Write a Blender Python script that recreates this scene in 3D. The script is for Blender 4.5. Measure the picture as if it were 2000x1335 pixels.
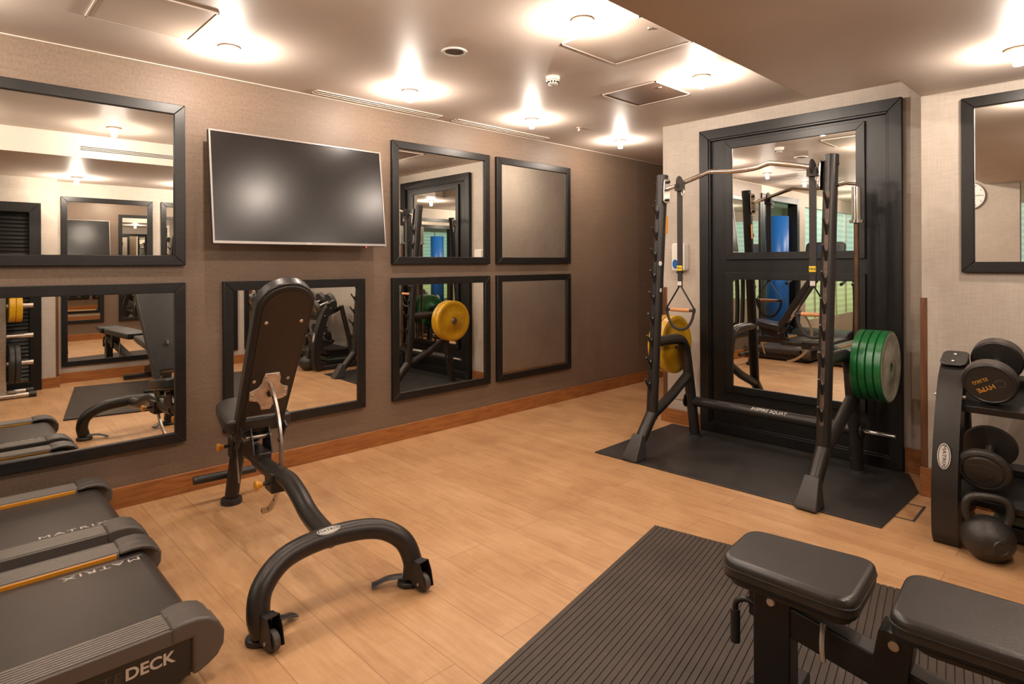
import bpy, bmesh, math, random
from mathutils import Vector, Matrix
PI = math.pi
random.seed(7)
for o in list(bpy.data.objects): bpy.data.objects.remove(o)
S = bpy.context.scene
COL = S.collection
# ---------------------------------------------------------------- camera, world, exposure
YAW, ROLL, CH = 0.8056, -0.0042, 1.30
fw = Vector((math.cos(YAW), math.sin(YAW), 0)); rt = Vector((math.sin(YAW), -math.cos(YAW), 0)); up = Vector((0, 0, 1))
rt2 = rt*math.cos(ROLL)+up*math.sin(ROLL); up2 = up*math.cos(ROLL)-rt*math.sin(ROLL)
cd = bpy.data.cameras.new('camera'); cam = bpy.data.objects.new('camera', cd); COL.objects.link(cam)
m3 = Matrix((rt2, up2, -fw)).transposed()
cam.matrix_world = Matrix.Translation((0, 0, CH)) @ m3.to_4x4()
cd.sensor_width = 36; cd.lens = 1181.18/2000*36; cd.shift_y = -(667.5-514.12)/2000; cd.clip_start = 0.02
S.camera = cam
w = bpy.data.worlds.new('world'); S.world = w; w.use_nodes = True
w.node_tree.nodes['Background'].inputs[0].default_value = (0.9, 0.8, 0.7, 1)
w.node_tree.nodes['Background'].inputs[1].default_value = 0.02
S.view_settings.view_transform = 'Standard'; S.view_settings.look = 'None'
S.view_settings.exposure = 0.0; S.view_settings.gamma = 1.0; S.view_settings.use_curve_mapping = False
try:
    S.cycles.caustics_reflective = False; S.cycles.caustics_refractive = False
    S.cycles.max_bounces = 14; S.cycles.glossy_bounces = 8; S.cycles.sample_clamp_indirect = 6
except Exception: pass
# ceiling lamp positions: x, y, ceiling height, watts
HI, LO = 2.42, 2.22
LAMPS = [(1.11, 3.25, HI), (2.24, 3.28, HI), (3.37, 3.28, HI), (4.55, 3.30, HI),
         (1.08, 1.76, HI), (2.165, 1.78, HI), (3.345, 1.83, HI),
         (3.40, 0.366, LO), (2.14, -0.05, LO), (1.10, -0.15, LO),
         (-0.10, 3.25, HI), (-0.05, 1.78, HI), (-1.40, 3.0, HI), (-2.7, 1.8, HI), (-2.6, 3.3, HI)]
LAMP_W = 26.0
LAMP_C = (1.0, 0.86, 0.735)

# ---------------------------------------------------------------- node helpers
def newmat(name):
    m = bpy.data.materials.new(name); m.use_nodes = True
    return m, m.node_tree, m.node_tree.nodes['Principled BSDF']
def setp(b, **k):
    mp = dict(col='Base Color', rough='Roughness', metal='Metallic', spec='Specular IOR Level', coat='Coat Weight', coatr='Coat Roughness', sheen='Sheen Weight', aniso='Anisotropic')
    for a, v in k.items():
        b.inputs[mp[a]].default_value = (*v, 1) if a == 'col' else v
def mat(name, col, rough=.5, metal=0, spec=.5, bump=None, var=None, coat=0):
    m, nt, b = newmat(name); setp(b, col=col, rough=rough, metal=metal, spec=spec, coat=coat)
    tc = nt.nodes.new('ShaderNodeTexCoord')
    if var:
        sc, amt = var; n = nt.nodes.new('ShaderNodeTexNoise'); n.inputs['Scale'].default_value = sc; n.inputs['Detail'].default_value = 5
        nt.links.new(tc.outputs['Object'], n.inputs['Vector'])
        r = nt.nodes.new('ShaderNodeValToRGB'); nt.links.new(n.outputs['Fac'], r.inputs['Fac'])
        r.color_ramp.elements[0].position = .3; r.color_ramp.elements[1].position = .7
        r.color_ramp.elements[0].color = (*[c*(1-amt) for c in col], 1); r.color_ramp.elements[1].color = (*[min(1, c*(1+amt)) for c in col], 1)
        nt.links.new(r.outputs['Color'], b.inputs['Base Color'])
    if bump:
        sc, st = bump; n = nt.nodes.new('ShaderNodeTexNoise'); n.inputs['Scale'].default_value = sc; n.inputs['Detail'].default_value = 4
        nt.links.new(tc.outputs['Object'], n.inputs['Vector'])
        bp = nt.nodes.new('ShaderNodeBump'); bp.inputs['Strength'].default_value = st; bp.inputs['Distance'].default_value = .002
        nt.links.new(n.outputs['Fac'], bp.inputs['Height']); nt.links.new(bp.outputs['Normal'], b.inputs['Normal'])
    return m
def woven(name, c1, c2, rough, sx, sy, sz, blotch=.12, spec=.4, bump=.25):
    """linen-like wall covering: fine streaks both ways"""
    m, nt, b = newmat(name); setp(b, rough=rough, spec=spec)
    tc = nt.nodes.new('ShaderNodeTexCoord')
    def noise(scale, v, det=3):
        mp = nt.nodes.new('ShaderNodeMapping'); mp.inputs['Scale'].default_value = v
        nt.links.new(tc.outputs['Object'], mp.inputs['Vector'])
        n = nt.nodes.new('ShaderNodeTexNoise'); n.inputs['Scale'].default_value = scale; n.inputs['Detail'].default_value = det
        nt.links.new(mp.outputs['Vector'], n.inputs['Vector']); return n
    a = noise(1, (sx, sy, sz)); c = noise(1, (sx*.08, sy*.08, sz*9)); d = noise(2.2, (1, 1, 1), 5)
    add = nt.nodes.new('ShaderNodeMath'); add.operation = 'ADD'; nt.links.new(a.outputs['Fac'], add.inputs[0]); nt.links.new(c.outputs['Fac'], add.inputs[1])
    h = nt.nodes.new('ShaderNodeMath'); h.operation = 'MULTIPLY'; h.inputs[1].default_value = .5; nt.links.new(add.outputs[0], h.inputs[0])
    mr = nt.nodes.new('ShaderNodeMapRange'); mr.inputs['From Min'].default_value = .35; mr.inputs['From Max'].default_value = .65; nt.links.new(h.outputs[0], mr.inputs['Value'])
    mx = nt.nodes.new('ShaderNodeMix'); mx.data_type = 'RGBA'; mx.inputs['A'].default_value = (*c1, 1); mx.inputs['B'].default_value = (*c2, 1)
    nt.links.new(mr.outputs[0], mx.inputs['Factor'])
    mr2 = nt.nodes.new('ShaderNodeMapRange'); mr2.inputs['From Min'].default_value = .3; mr2.inputs['From Max'].default_value = .7; mr2.inputs['To Min'].default_value = 1-blotch; mr2.inputs['To Max'].default_value = 1+blotch*.4
    nt.links.new(d.outputs['Fac'], mr2.inputs['Value'])
    vm = nt.nodes.new('ShaderNodeVectorMath'); vm.operation = 'SCALE'; nt.links.new(mx.outputs['Result'], vm.inputs[0]); nt.links.new(mr2.outputs[0], vm.inputs['Scale'])
    nt.links.new(vm.outputs[0], b.inputs['Base Color'])
    bp = nt.nodes.new('ShaderNodeBump'); bp.inputs['Strength'].default_value = bump; bp.inputs['Distance'].default_value = .001
    nt.links.new(h.outputs[0], bp.inputs['Height']); nt.links.new(bp.outputs['Normal'], b.inputs['Normal'])
    return m
def wood(name, c1, c2, rough, scale, spec=.5, bump=.15):
    """stretched-grain wood; scale = (x,y,z) noise frequency, small along the grain"""
    m, nt, b = newmat(name); setp(b, rough=rough, spec=spec)
    tc = nt.nodes.new('ShaderNodeTexCoord'); mp = nt.nodes.new('ShaderNodeMapping'); mp.inputs['Scale'].default_value = scale
    nt.links.new(tc.outputs['Object'], mp.inputs['Vector'])
    n = nt.nodes.new('ShaderNodeTexNoise'); n.inputs['Scale'].default_value = 1; n.inputs['Detail'].default_value = 6; n.inputs['Distortion'].default_value = .6
    nt.links.new(mp.outputs['Vector'], n.inputs['Vector'])
    r = nt.nodes.new('ShaderNodeValToRGB'); r.color_ramp.elements[0].position = .32; r.color_ramp.elements[1].position = .68
    r.color_ramp.elements[0].color = (*c1, 1); r.color_ramp.elements[1].color = (*c2, 1)
    nt.links.new(n.outputs['Fac'], r.inputs['Fac']); nt.links.new(r.outputs['Color'], b.inputs['Base Color'])
    bp = nt.nodes.new('ShaderNodeBump'); bp.inputs['Strength'].default_value = bump; bp.inputs['Distance'].default_value = .001
    nt.links.new(n.outputs['Fac'], bp.inputs['Height']); nt.links.new(bp.outputs['Normal'], b.inputs['Normal'])
    return m
def emis(name, col, st):
    m, nt, b = newmat(name); setp(b, col=col, rough=.4)
    b.inputs['Emission Color'].default_value = (*col, 1); b.inputs['Emission Strength'].default_value = st
    return m
def glowing_glass():
    m, nt, b = newmat('lamp_glass'); nt.nodes.remove(b); out = nt.nodes['Material Output']
    e = nt.nodes.new('ShaderNodeEmission'); e.inputs[0].default_value = (1, .94, .85, 1); e.inputs[1].default_value = 6
    t = nt.nodes.new('ShaderNodeBsdfTransparent'); a = nt.nodes.new('ShaderNodeAddShader')
    nt.links.new(e.outputs[0], a.inputs[0]); nt.links.new(t.outputs[0], a.inputs[1]); nt.links.new(a.outputs[0], out.inputs[0]); return m
def floor_mat():
    m, nt, b = newmat('maple_boards'); setp(b, rough=.36, spec=.45)
    N = nt.nodes.new; L = nt.links.new
    tc = N('ShaderNodeTexCoord'); mp = N('ShaderNodeMapping'); mp.inputs['Rotation'].default_value = (0, 0, PI/2); L(tc.outputs['Object'], mp.inputs['Vector'])
    def brick(bw, rh, mort, off=.5, freq=2):
        t = N('ShaderNodeTexBrick'); t.offset = off; t.offset_frequency = freq; t.squash = 1
        t.inputs['Scale'].default_value = 1; t.inputs['Brick Width'].default_value = bw; t.inputs['Row Height'].default_value = rh
        t.inputs['Mortar Size'].default_value = mort; t.inputs['Mortar Smooth'].default_value = .3; t.inputs['Bias'].default_value = 0
        t.inputs['Color1'].default_value = (0, 0, 0, 1); t.inputs['Color2'].default_value = (1, 1, 1, 1); t.inputs['Mortar'].default_value = (.5, .5, .5, 1)
        L(mp.outputs['Vector'], t.inputs['Vector']); return t
    big = brick(1.55, .204, .0011, .37, 2); st = brick(.36, .068, .0003, .43, 3)
    g = N('ShaderNodeTexNoise'); mg = N('ShaderNodeMapping'); mg.inputs['Scale'].default_value = (55, 5, 5); L(tc.outputs['Object'], mg.inputs['Vector']); L(mg.outputs['Vector'], g.inputs['Vector']); g.inputs['Scale'].default_value = 1; g.inputs['Detail'].default_value = 6; g.inputs['Distortion'].default_value = .8
    bl = N('ShaderNodeTexNoise'); bl.inputs['Scale'].default_value = 2.6; bl.inputs['Detail'].default_value = 6; bl.inputs['Roughness'].default_value = .65; L(tc.outputs['Object'], bl.inputs['Vector'])
    def mul(o, k, add=0):
        q = N('ShaderNodeMath'); q.operation = 'MULTIPLY_ADD'; L(o, q.inputs[0]); q.inputs[1].default_value = k; q.inputs[2].default_value = add; return q.outputs[0]
    def plus(a, c):
        q = N('ShaderNodeMath'); q.operation = 'ADD'; L(a, q.inputs[0]); L(c, q.inputs[1]); return q.outputs[0]
    bwn = N('ShaderNodeRGBToBW'); L(st.outputs['Color'], bwn.inputs[0]); bwb = N('ShaderNodeRGBToBW'); L(big.outputs['Color'], bwb.inputs[0])
    s = plus(plus(mul(bwn.outputs[0], .15), mul(bwb.outputs[0], .10)), plus(mul(g.outputs['Fac'], .55), mul(bl.outputs['Fac'], .85, -.34)))
    r = N('ShaderNodeValToRGB'); L(s, r.inputs['Fac']); e = r.color_ramp.elements
    e[0].position = .12; e[0].color = (.37, .185, .08, 1); e[1].position = .85; e[1].color = (.66, .405, .215, 1)
    k = e.new(.5); k.color = (.54, .305, .145, 1)
    mx = N('ShaderNodeMix'); mx.data_type = 'RGBA'; L(big.outputs['Fac'], mx.inputs['Factor']); L(r.outputs['Color'], mx.inputs['A']); mx.inputs['B'].default_value = (.22, .11, .05, 1)
    L(mx.outputs['Result'], b.inputs['Base Color'])
    rr = N('ShaderNodeMapRange'); L(bl.outputs['Fac'], rr.inputs['Value']); rr.inputs['To Min'].default_value = .30; rr.inputs['To Max'].default_value = .50; L(rr.outputs[0], b.inputs['Roughness'])
    bp = N('ShaderNodeBump'); bp.inputs['Strength'].default_value = .12; bp.inputs['Distance'].default_value = .001; bp.invert = True; L(big.outputs['Fac'], bp.inputs['Height']); L(bp.outputs['Normal'], b.inputs['Normal'])
    return m
def tread_mat():
    """studded rubber matting"""
    m, nt, b = newmat('studded_rubber'); setp(b, col=(.022, .019, .017), rough=.42, spec=.5)
    N = nt.nodes.new; L = nt.links.new
    tc = N('ShaderNodeTexCoord'); v = N('ShaderNodeTexVoronoi'); v.inputs['Scale'].default_value = 62; v.inputs['Randomness'].default_value = 0
    mp = N('ShaderNodeMapping'); mp.inputs['Rotation'].default_value = (0, 0, .78); L(tc.outputs['Object'], mp.inputs['Vector']); L(mp.outputs['Vector'], v.inputs['Vector'])
    mr = N('ShaderNodeMapRange'); mr.inputs['From Min'].default_value = .25; mr.inputs['From Max'].default_value = .4; mr.inputs['To Min'].default_value = 1; mr.inputs['To Max'].default_value = 0
    L(v.outputs['Distance'], mr.inputs['Value'])
    bp = N('ShaderNodeBump'); bp.inputs['Strength'].default_value = .6; bp.inputs['Distance'].default_value = .0015; L(mr.outputs[0], bp.inputs['Height']); L(bp.outputs['Normal'], b.inputs['Normal'])
    n = N('ShaderNodeTexNoise'); n.inputs['Scale'].default_value = 3; n.inputs['Detail'].default_value = 6; L(tc.outputs['Object'], n.inputs['Vector'])
    r = N('ShaderNodeMapRange'); r.inputs['From Min'].default_value = .35; r.inputs['From Max'].default_value = .7; r.inputs['To Min'].default_value = .38; r.inputs['To Max'].default_value = .6; L(n.outputs['Fac'], r.inputs['Value']); L(r.outputs[0], b.inputs['Roughness'])
    return m
def frosted_mat():
    """back-lit frosted film: aqua above, yellow-green below, clear stripes"""
    m, nt, b = newmat('lit_frosted_glass'); setp(b, col=(.25, .4, .36), rough=.25)
    N = nt.nodes.new; L = nt.links.new
    tc = N('ShaderNodeTexCoord'); sp = N('ShaderNodeSeparateXYZ'); L(tc.outputs['Object'], sp.inputs[0])
    r = N('ShaderNodeValToRGB'); e = r.color_ramp.elements
    mr = N('ShaderNodeMapRange'); mr.inputs['From Max'].default_value = 2.2; L(sp.outputs['Z'], mr.inputs['Value']); L(mr.outputs[0], r.inputs['Fac'])
    e[0].position = .1; e[0].color = (.45, .50, .16, 1); e[1].position = .95; e[1].color = (.45, .64, .50, 1)
    k = e.new(.45); k.color = (.62, .66, .26, 1); k = e.new(.58); k.color = (.40, .62, .52, 1)
    wv = N('ShaderNodeTexWave'); wv.bands_direction = 'Z'; wv.inputs['Scale'].default_value = 3.2; wv.inputs['Distortion'].default_value = .4; L(tc.outputs['Object'], wv.inputs['Vector'])
    w2 = N('ShaderNodeMapRange'); w2.inputs['To Min'].default_value = .75; w2.inputs['To Max'].default_value = 1.1; L(wv.outputs['Fac'], w2.inputs['Value'])
    vm = N('ShaderNodeVectorMath'); vm.operation = 'SCALE'; L(r.outputs['Color'], vm.inputs[0]); L(w2.outputs[0], vm.inputs['Scale'])
    L(vm.outputs[0], b.inputs['Emission Color']); b.inputs['Emission Strength'].default_value = .62
    return m

M = {}
M['floor'] = floor_mat()
M['wall_brown'] = woven('brown_wallcovering', (.142, .098, .069), (.204, .144, .103), .48, 90, 90, 60, .10, .3, .3)
M['wall_cream'] = woven('cream_wallcovering', (.47, .40, .335), (.54, .475, .405), .60, 160, 160, 9, .14, .3, .15)
M['ceiling'] = mat('satin_plaster', (.64, .545, .475), .50, 0, .35, bump=(5, .12), var=(1.6, .07))
M['cream_paint'] = mat('cream_paint', (.45, .40, .345), .6)
M['skirt'] = wood('cherry_skirting', (.23, .080, .022), (.38, .15, .043), .32, (6, 6, 60))
M['trimwood'] = wood('cherry_trim', (.10, .038, .016), (.17, .070, .030), .3, (60, 60, 4))
M['frame'] = wood('black_stained_oak', (.0035, .003, .0027), (.010, .0085, .0075), .38, (14, 90, 90), .38, .08)
M['framev'] = wood('black_stained_oak_upright', (.003, .0025, .0022), (.0085, .007, .006), .38, (90, 90, 10), .36, .15)
M['mirror'] = mat('mirror_glass', (.93, .93, .90), .0, 1)
M['tvscreen'] = mat('tv_screen', (.006, .0045, .004), .24, 0, .5)
M['silver'] = mat('silver_plastic', (.30, .27, .25), .35, .5)
M['black'] = mat('black_powdercoat', (.012, .0105, .010), .38, 0, .5, bump=(400, .15))
M['charcoal'] = mat('charcoal_powdercoat', (.024, .0205, .0185), .36, .3, .5, bump=(500, .12))
M['blackplastic'] = mat('black_plastic', (.012, .011, .011), .45)
M['footgrey'] = mat('dark_grey_rubber', (.035, .032, .030), .5)
M['leather'] = mat('black_vinyl', (.020, .0175, .017), .33, 0, .55, bump=(160, .22))
M['leather_side'] = mat('matt_black_vinyl', (.014, .012, .011), .5, 0, .45, bump=(160, .2))
M['board'] = mat('dark_brown_board', (.022, .013, .009), .45)
M['chrome'] = mat('chrome', (.75, .70, .64), .12, 1)
M['steel'] = mat('brushed_steel', (.55, .50, .45), .32, 1, var=(30, .15))
M['worn_silver'] = mat('worn_silver_paint', (.66, .53, .43), .42, .35, var=(22, .3))
M['bronze'] = mat('bronze_shaft', (.12, .068, .038), .4, .7, var=(14, .3))
M['worn_strip'] = mat('worn_brown_strip', (.075, .045, .030), .5, .2, var=(40, .5))
M['yellow_knob'] = mat('amber_plastic', (.72, .30, .03), .35)
M['orange'] = mat('orange_strip', (.62, .25, .012), .4)
M['green'] = mat('green_rubber', (.008, .115, .030), .30, 0, .5, var=(9, .35))
M['greenface'] = mat('dusty_green_rubber', (.34, .32, .25), .55, var=(20, .3))
M['yellow'] = mat('yellow_rubber', (.66, .36, .012), .38, var=(9, .18))
M['blackrubber'] = mat('black_rubber', (.020, .018, .017), .42, 0, .5, bump=(80, .15))
M['greyrubber'] = mat('worn_grey_rubber', (.065, .055, .048), .5)
M['iron'] = mat('cast_iron', (.028, .024, .021), .42, .2, .5, bump=(120, .6))
M['beltmat'] = mat('treadmill_belt', (.038, .032, .028), .36, 0, .6, bump=(300, .15), var=(3, .2))
M['rail'] = mat('grooved_aluminium', (.20, .175, .155), .36, .25)
M['cap'] = mat('grey_moulded_plastic', (.085, .074, .066), .42, 0, .5, bump=(500, .1))
M['rubbermat'] = tread_mat()
M['ribmat'] = mat('ribbed_rubber', (.047, .034, .026), .55, 0, .35, var=(5, .2))
M['white'] = mat('white_plastic', (.80, .76, .70), .4)
M['offwhite'] = mat('printed_white', (.62, .58, .54), .5)
M['grille'] = mat('dark_grille', (.16, .125, .10), .6)
M['dark'] = mat('dark_gap', (.02, .015, .012), .7)
M['hatch'] = mat('hatch_board', (.58, .48, .40), .4, 0, .5)
M['hatchdark'] = mat('brown_board', (.20, .125, .085), .5)
M['gold'] = mat('gold_lettering', (.55, .27, .05), .4)
M['webbing'] = mat('black_webbing', (.022, .017, .015), .65)
M['gripwood'] = mat('tan_grip', (.62, .28, .11), .5)
M['yellow_tag'] = mat('yellow_label', (.85, .58, .02), .5)
M['blue'] = mat('blue_vinyl', (.015, .12, .42), .35, bump=(6, .8))
M['red'] = mat('red_vinyl', (.55, .03, .02), .4)
M['bulb'] = glowing_glass()
M['led'] = emis('red_led', (1, .04, .02), 2)
M['copper'] = mat('pinkish_ring', (.75, .55, .42), .3, .6)
M['frost'] = frosted_mat()
M['stepgreen'] = mat('grey_green_plastic', (.10, .16, .13), .5)
M['sticker'] = mat('orange_warning_label', (.72, .33, .06), .5)
M['blue_lit'] = mat('console_display', (.03, .05, .09), .2)

# ---------------------------------------------------------------- geometry helpers
ROOT = {}
def new(): return bmesh.new()
def box(bm, lo, hi, rot=None):
    r = bmesh.ops.create_cube(bm, size=1)['verts']
    c = [(a+b)/2 for a, b in zip(lo, hi)]; s = [abs(b-a) for a, b in zip(lo, hi)]
    mt = Matrix.Translation(c) @ (rot.to_4x4() if rot else Matrix()) @ Matrix.Diagonal((*s, 1))
    bmesh.ops.transform(bm, matrix=mt, verts=r); return r
def smooth_path(pts, k=6, closed=False):
    P = [Vector(p) for p in pts]; n = len(P); out = []
    for i in range(n if closed else n-1):
        p0 = P[i-1] if (i > 0 or closed) else P[0]*2-P[1]; p1 = P[i]; p2 = P[(i+1) % n]
        p3 = P[(i+2) % n] if (closed or i+2 < n) else P[-1]*2-P[-2]
        for j in range(k):
            t = j/k
            out.append(.5*((2*p1)+(-p0+p2)*t+(2*p0-5*p1+4*p2-p3)*t*t+(-p0+3*p1-3*p2+p3)*t**3))
    if not closed: out.append(P[-1])
    return out
def tube(bm, pts, r, n=14, closed=False, sy=1.0, caps=True):
    P = [Vector(p) for p in pts]; N = len(P); rings = []; prev = None
    for i, p in enumerate(P):
        if closed: t = (P[(i+1) % N]-P[i-1]).normalized()
        else: t = ((P[min(i+1, N-1)]-P[max(i-1, 0)])).normalized()
        if prev is None:
            a = Vector((0, 0, 1)) if abs(t.z) < .9 else Vector((1, 0, 0)); u = t.cross(a).normalized()
        else: u = (prev-t*prev.dot(t)).normalized()
        prev = u; v = t.cross(u); rr = r[i] if isinstance(r, (list, tuple)) else r
        rings.append([bm.verts.new(p+u*math.cos(2*PI*j/n)*rr+v*math.sin(2*PI*j/n)*rr*sy) for j in range(n)])
    for i in range(N if closed else N-1):
        A, B = rings[i], rings[(i+1) % N]
        for j in range(n): bm.faces.new((A[j], A[(j+1) % n], B[(j+1) % n], B[j]))
    if caps and not closed:
        bm.faces.new(rings[0][::-1]); bm.faces.new(rings[-1])
def cyl(bm, a, b, r, n=20): tube(bm, [a, b], r, n)
def lathe(bm, prof, c, axis, n=36):
    """prof: (distance along axis, radius); closes at radius 0"""
    c = Vector(c); ax = Vector(axis).normalized(); a = Vector((0, 0, 1)) if abs(ax.z) < .9 else Vector((1, 0, 0))
    u = ax.cross(a).normalized(); v = ax.cross(u); rings = []
    for h, r in prof:
        if r <= 1e-6: rings.append([bm.verts.new(c+ax*h)])
        else: rings.append([bm.verts.new(c+ax*h+(u*math.cos(2*PI*j/n)+v*math.sin(2*PI*j/n))*r) for j in range(n)])
    for A, B in zip(rings, rings[1:]):
        for j in range(n):
            if len(A) == 1 and len(B) == 1: continue
            if len(A) == 1: bm.faces.new((A[0], B[(j+1) % n], B[j]))
            elif len(B) == 1: bm.faces.new((A[j], A[(j+1) % n], B[0]))
            else: bm.faces.new((A[j], A[(j+1) % n], B[(j+1) % n], B[j]))
def prism(bm, outline, o, u, v, t):
    """outline 2D list in plane o + a*u + b*v, extruded by vector t"""
    o, u, v, t = map(Vector, (o, u, v, t))
    A = [bm.verts.new(o+u*a+v*b) for a, b in outline]; B = [bm.verts.new(x.co+t) for x in A]
    n = len(A); bm.faces.new(A[::-1]); bm.faces.new(B)
    for i in range(n): bm.faces.new((A[i], A[(i+1) % n], B[(i+1) % n], B[i]))
def rrect(w, h, r, k=6):
    out = []
    for cx, cy, a0 in ((w/2-r, h/2-r, 0), (-w/2+r, h/2-r, PI/2), (-w/2+r, -h/2+r, PI), (w/2-r, -h/2+r, 1.5*PI)):
        for i in range(k+1): out.append((cx+r*math.cos(a0+PI/2*i/k), cy+r*math.sin(a0+PI/2*i/k)))
    return out
def ellipse(a, b, n=36): return [(a*math.cos(2*PI*i/n), b*math.sin(2*PI*i/n)) for i in range(n)]
def ring_box(bm, y0, y1, z0, z1, wd, x0, x1, axis='y'):
    """picture frame in the plane of `axis`-z with mitred members; x0..x1 the depth"""
    def V(d, a, z): return Vector((a, d, z)) if axis == 'x' else Vector((d, a, z))
    o = [(y0, z0), (y1, z0), (y1, z1), (y0, z1)]; i = [(y0+wd, z0+wd), (y1-wd, z0+wd), (y1-wd, z1-wd), (y0+wd, z1-wd)]
    for k in range(4):
        q = [o[k], o[(k+1) % 4], i[(k+1) % 4], i[k]]
        A = [bm.verts.new(V(x0, *p)) for p in q]; B = [bm.verts.new(V(x1, *p)) for p in q]
        bm.faces.new(A); bm.faces.new(B[::-1])
        for j in range(4): bm.faces.new((A[j], B[j], B[(j+1) % 4], A[(j+1) % 4]))
def finish(name, bm, m, bev=0, seg=2, smooth=35):
    bmesh.ops.recalc_face_normals(bm, faces=bm.faces)
    me = bpy.data.meshes.new(name); bm.to_mesh(me); bm.free()
    me.materials.append(m)
    for p in me.polygons: p.use_smooth = True
    try: me.set_sharp_from_angle(angle=math.radians(smooth))
    except Exception: pass
    o = bpy.data.objects.new(name, me); COL.objects.link(o)
    if bev:
        b = o.modifiers.new('bevel', 'BEVEL'); b.width = bev; b.segments = seg; b.limit_method = 'ANGLE'; b.angle_limit = math.radians(38)
        b.harden_normals = False
    return o
def rootmat(p):
    while p.parent: p = p.parent
    return ROOT.get(p.name, Matrix())
def part(name, bm, m, parent, world=True, **k):
    if world: bmesh.ops.transform(bm, matrix=rootmat(parent).inverted(), verts=bm.verts)
    lab = k.pop('label', None)
    o = finish(name, bm, m, **k); o.parent = parent
    if lab: o['label'] = lab
    return o
def tagit(o, label, cat, group=None):
    o['label'] = label; o['category'] = cat
    if group: o['group'] = group
    return o
def thing(name, label, cat, loc=(0, 0, 0), rz=0, group=None):
    o = bpy.data.objects.new(name, None); o.empty_display_size = .1; COL.objects.link(o)
    o.location = loc; o.rotation_euler = (0, 0, rz)
    ROOT[o.name] = Matrix.Translation(loc) @ Matrix.Rotation(rz, 4, 'Z')
    return tagit(o, label, cat, group)
def single(name, bm, m, label, cat, group=None, **k):
    xs = [v.co for v in bm.verts]
    c = Vector(((min(v.x for v in xs)+max(v.x for v in xs))/2, (min(v.y for v in xs)+max(v.y for v in xs))/2, min(v.z for v in xs)))
    bmesh.ops.translate(bm, verts=bm.verts, vec=-c); o = finish(name, bm, m, **k); o.location = c
    ROOT[o.name] = Matrix.Translation(c)
    return tagit(o, label, cat, group)
def struct(name, bm, m, **k):
    o = finish(name, bm, m, **k); o['kind'] = 'structure'; return o
def relabel(o, label): o['label'] = label
def dup(root, loc, rz=0, label=None, group=None, m4=None):
    r = root.copy(); COL.objects.link(r)
    if m4 is not None: r.matrix_world = m4
    else: r.location = loc; r.rotation_euler = (0, 0, rz)
    ROOT[r.name] = (m4 if m4 is not None else Matrix.Translation(loc) @ Matrix.Rotation(rz, 4, 'Z'))
    if label: r['label'] = label
    if group: r['group'] = group
    for ch in list(root.children):
        c = ch.copy(); COL.objects.link(c); c.parent = r
        for g in list(ch.children):
            d = g.copy(); COL.objects.link(d); d.parent = c
    return r
def text(name, s, size, m4, m, parent, world=True, ext=.0006, sx=1.0, spacing=1.0, shear=0, bold=0, align='CENTER', label=None):
    """lettering as a mesh: m4 maps x = reading direction, y = letter height, z = outward"""
    cu = bpy.data.curves.new(name, 'FONT'); cu.body = s; cu.size = size; cu.extrude = ext; cu.align_x = align; cu.align_y = 'CENTER'
    cu.space_character = spacing; cu.shear = shear; cu.offset = bold; cu.resolution_u = 4
    t = bpy.data.objects.new('tmp', cu); COL.objects.link(t)
    dg = bpy.context.evaluated_depsgraph_get(); dg.update()
    me = bpy.data.meshes.new_from_object(t.evaluated_get(dg)); bpy.data.objects.remove(t); bpy.data.curves.remove(cu)
    me.name = name
    mm = m4 @ Matrix.Diagonal((sx, 1, 1, 1))
    if world: mm = rootmat(parent).inverted() @ mm
    me.transform(mm); me.materials.clear(); me.materials.append(m)
    o = bpy.data.objects.new(name, me); COL.objects.link(o); o.parent = parent
    if label: o['label'] = label
    return o
def frame4(o, x, z):
    """matrix with origin o, x axis x, z axis z"""
    x = Vector(x).normalized(); z = Vector(z); z = (z-x*z.dot(x)).normalized(); y = z.cross(x)
    m = Matrix((x, y, z)).transposed().to_4x4(); return Matrix.Translation(o) @ m

# ================================================================ SETTING
WL, PX, RX = 3.80, 4.36, 3.985        # left wall plane y, panel wall plane x, right wall plane x
BK, BK2 = -0.68, -0.45                # wall behind the camera
YA, YB = 1.29, 0.85                   # soffit edges
bm = new(); box(bm, (-4.4, -0.9, -.05), (8.2, 5.4, 0)); struct('floor', bm, M['floor'])
bm = new()
box(bm, (-4.4, -0.9, LO), (3.53, YA, LO+.5)); box(bm, (3.53, -0.9, LO), (8.2, YB, LO+.5))
box(bm, (-4.4, YA, HI), (3.53, 5.4, HI+.3)); box(bm, (3.53, YB, HI), (8.2, 5.4, HI+.3))
struct('ceiling', bm, M['ceiling'])
# cream fascia of the soffit facing the brown wall, with its slot grille
bm = new(); box(bm, (-4.2, YA, LO), (3.53, YA+.004, HI)); struct('trim_1', bm, M['cream_paint'])
# left wall: brown wallcovering; stops at the opening
bm = new(); box(bm, (.02, WL, 0), (8.2, WL+.12, HI)); struct('wall_left', bm, M['wall_brown'])
bm = new()
box(bm, (-1.60, WL, 0), (-1.32, WL+.12, HI)); box(bm, (-4.2, WL, 2.20), (-1.60, WL+.12, HI)); box(bm, (-4.2, WL, 0), (-1.60, WL+.12, .35)); box(bm, (-1.32, WL, 2.30), (.02, WL+.12, HI))
struct('wall_left_rear', bm, M['wall_cream']); bm = new(); box(bm, (-4.3, 5.2, 0), (8.2, 5.3, HI)); struct('wall_far_left', bm, M['wall_cream'])
bm = new(); box(bm, (-4.3, -.6, 0), (-4.2, 5.2, .5)); box(bm, (-4.3, -.6, 2.2), (-4.2, 5.2, HI)); box(bm, (-4.3, -.6, .5), (-4.2, 1.2, 2.2)); struct('wall_rear', bm, M['wall_cream'])
bm = new(); box(bm, (PX, YB, 0), (8.2, 2.735, HI)); struct('wall_end', bm, M['wall_cream'])
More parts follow.
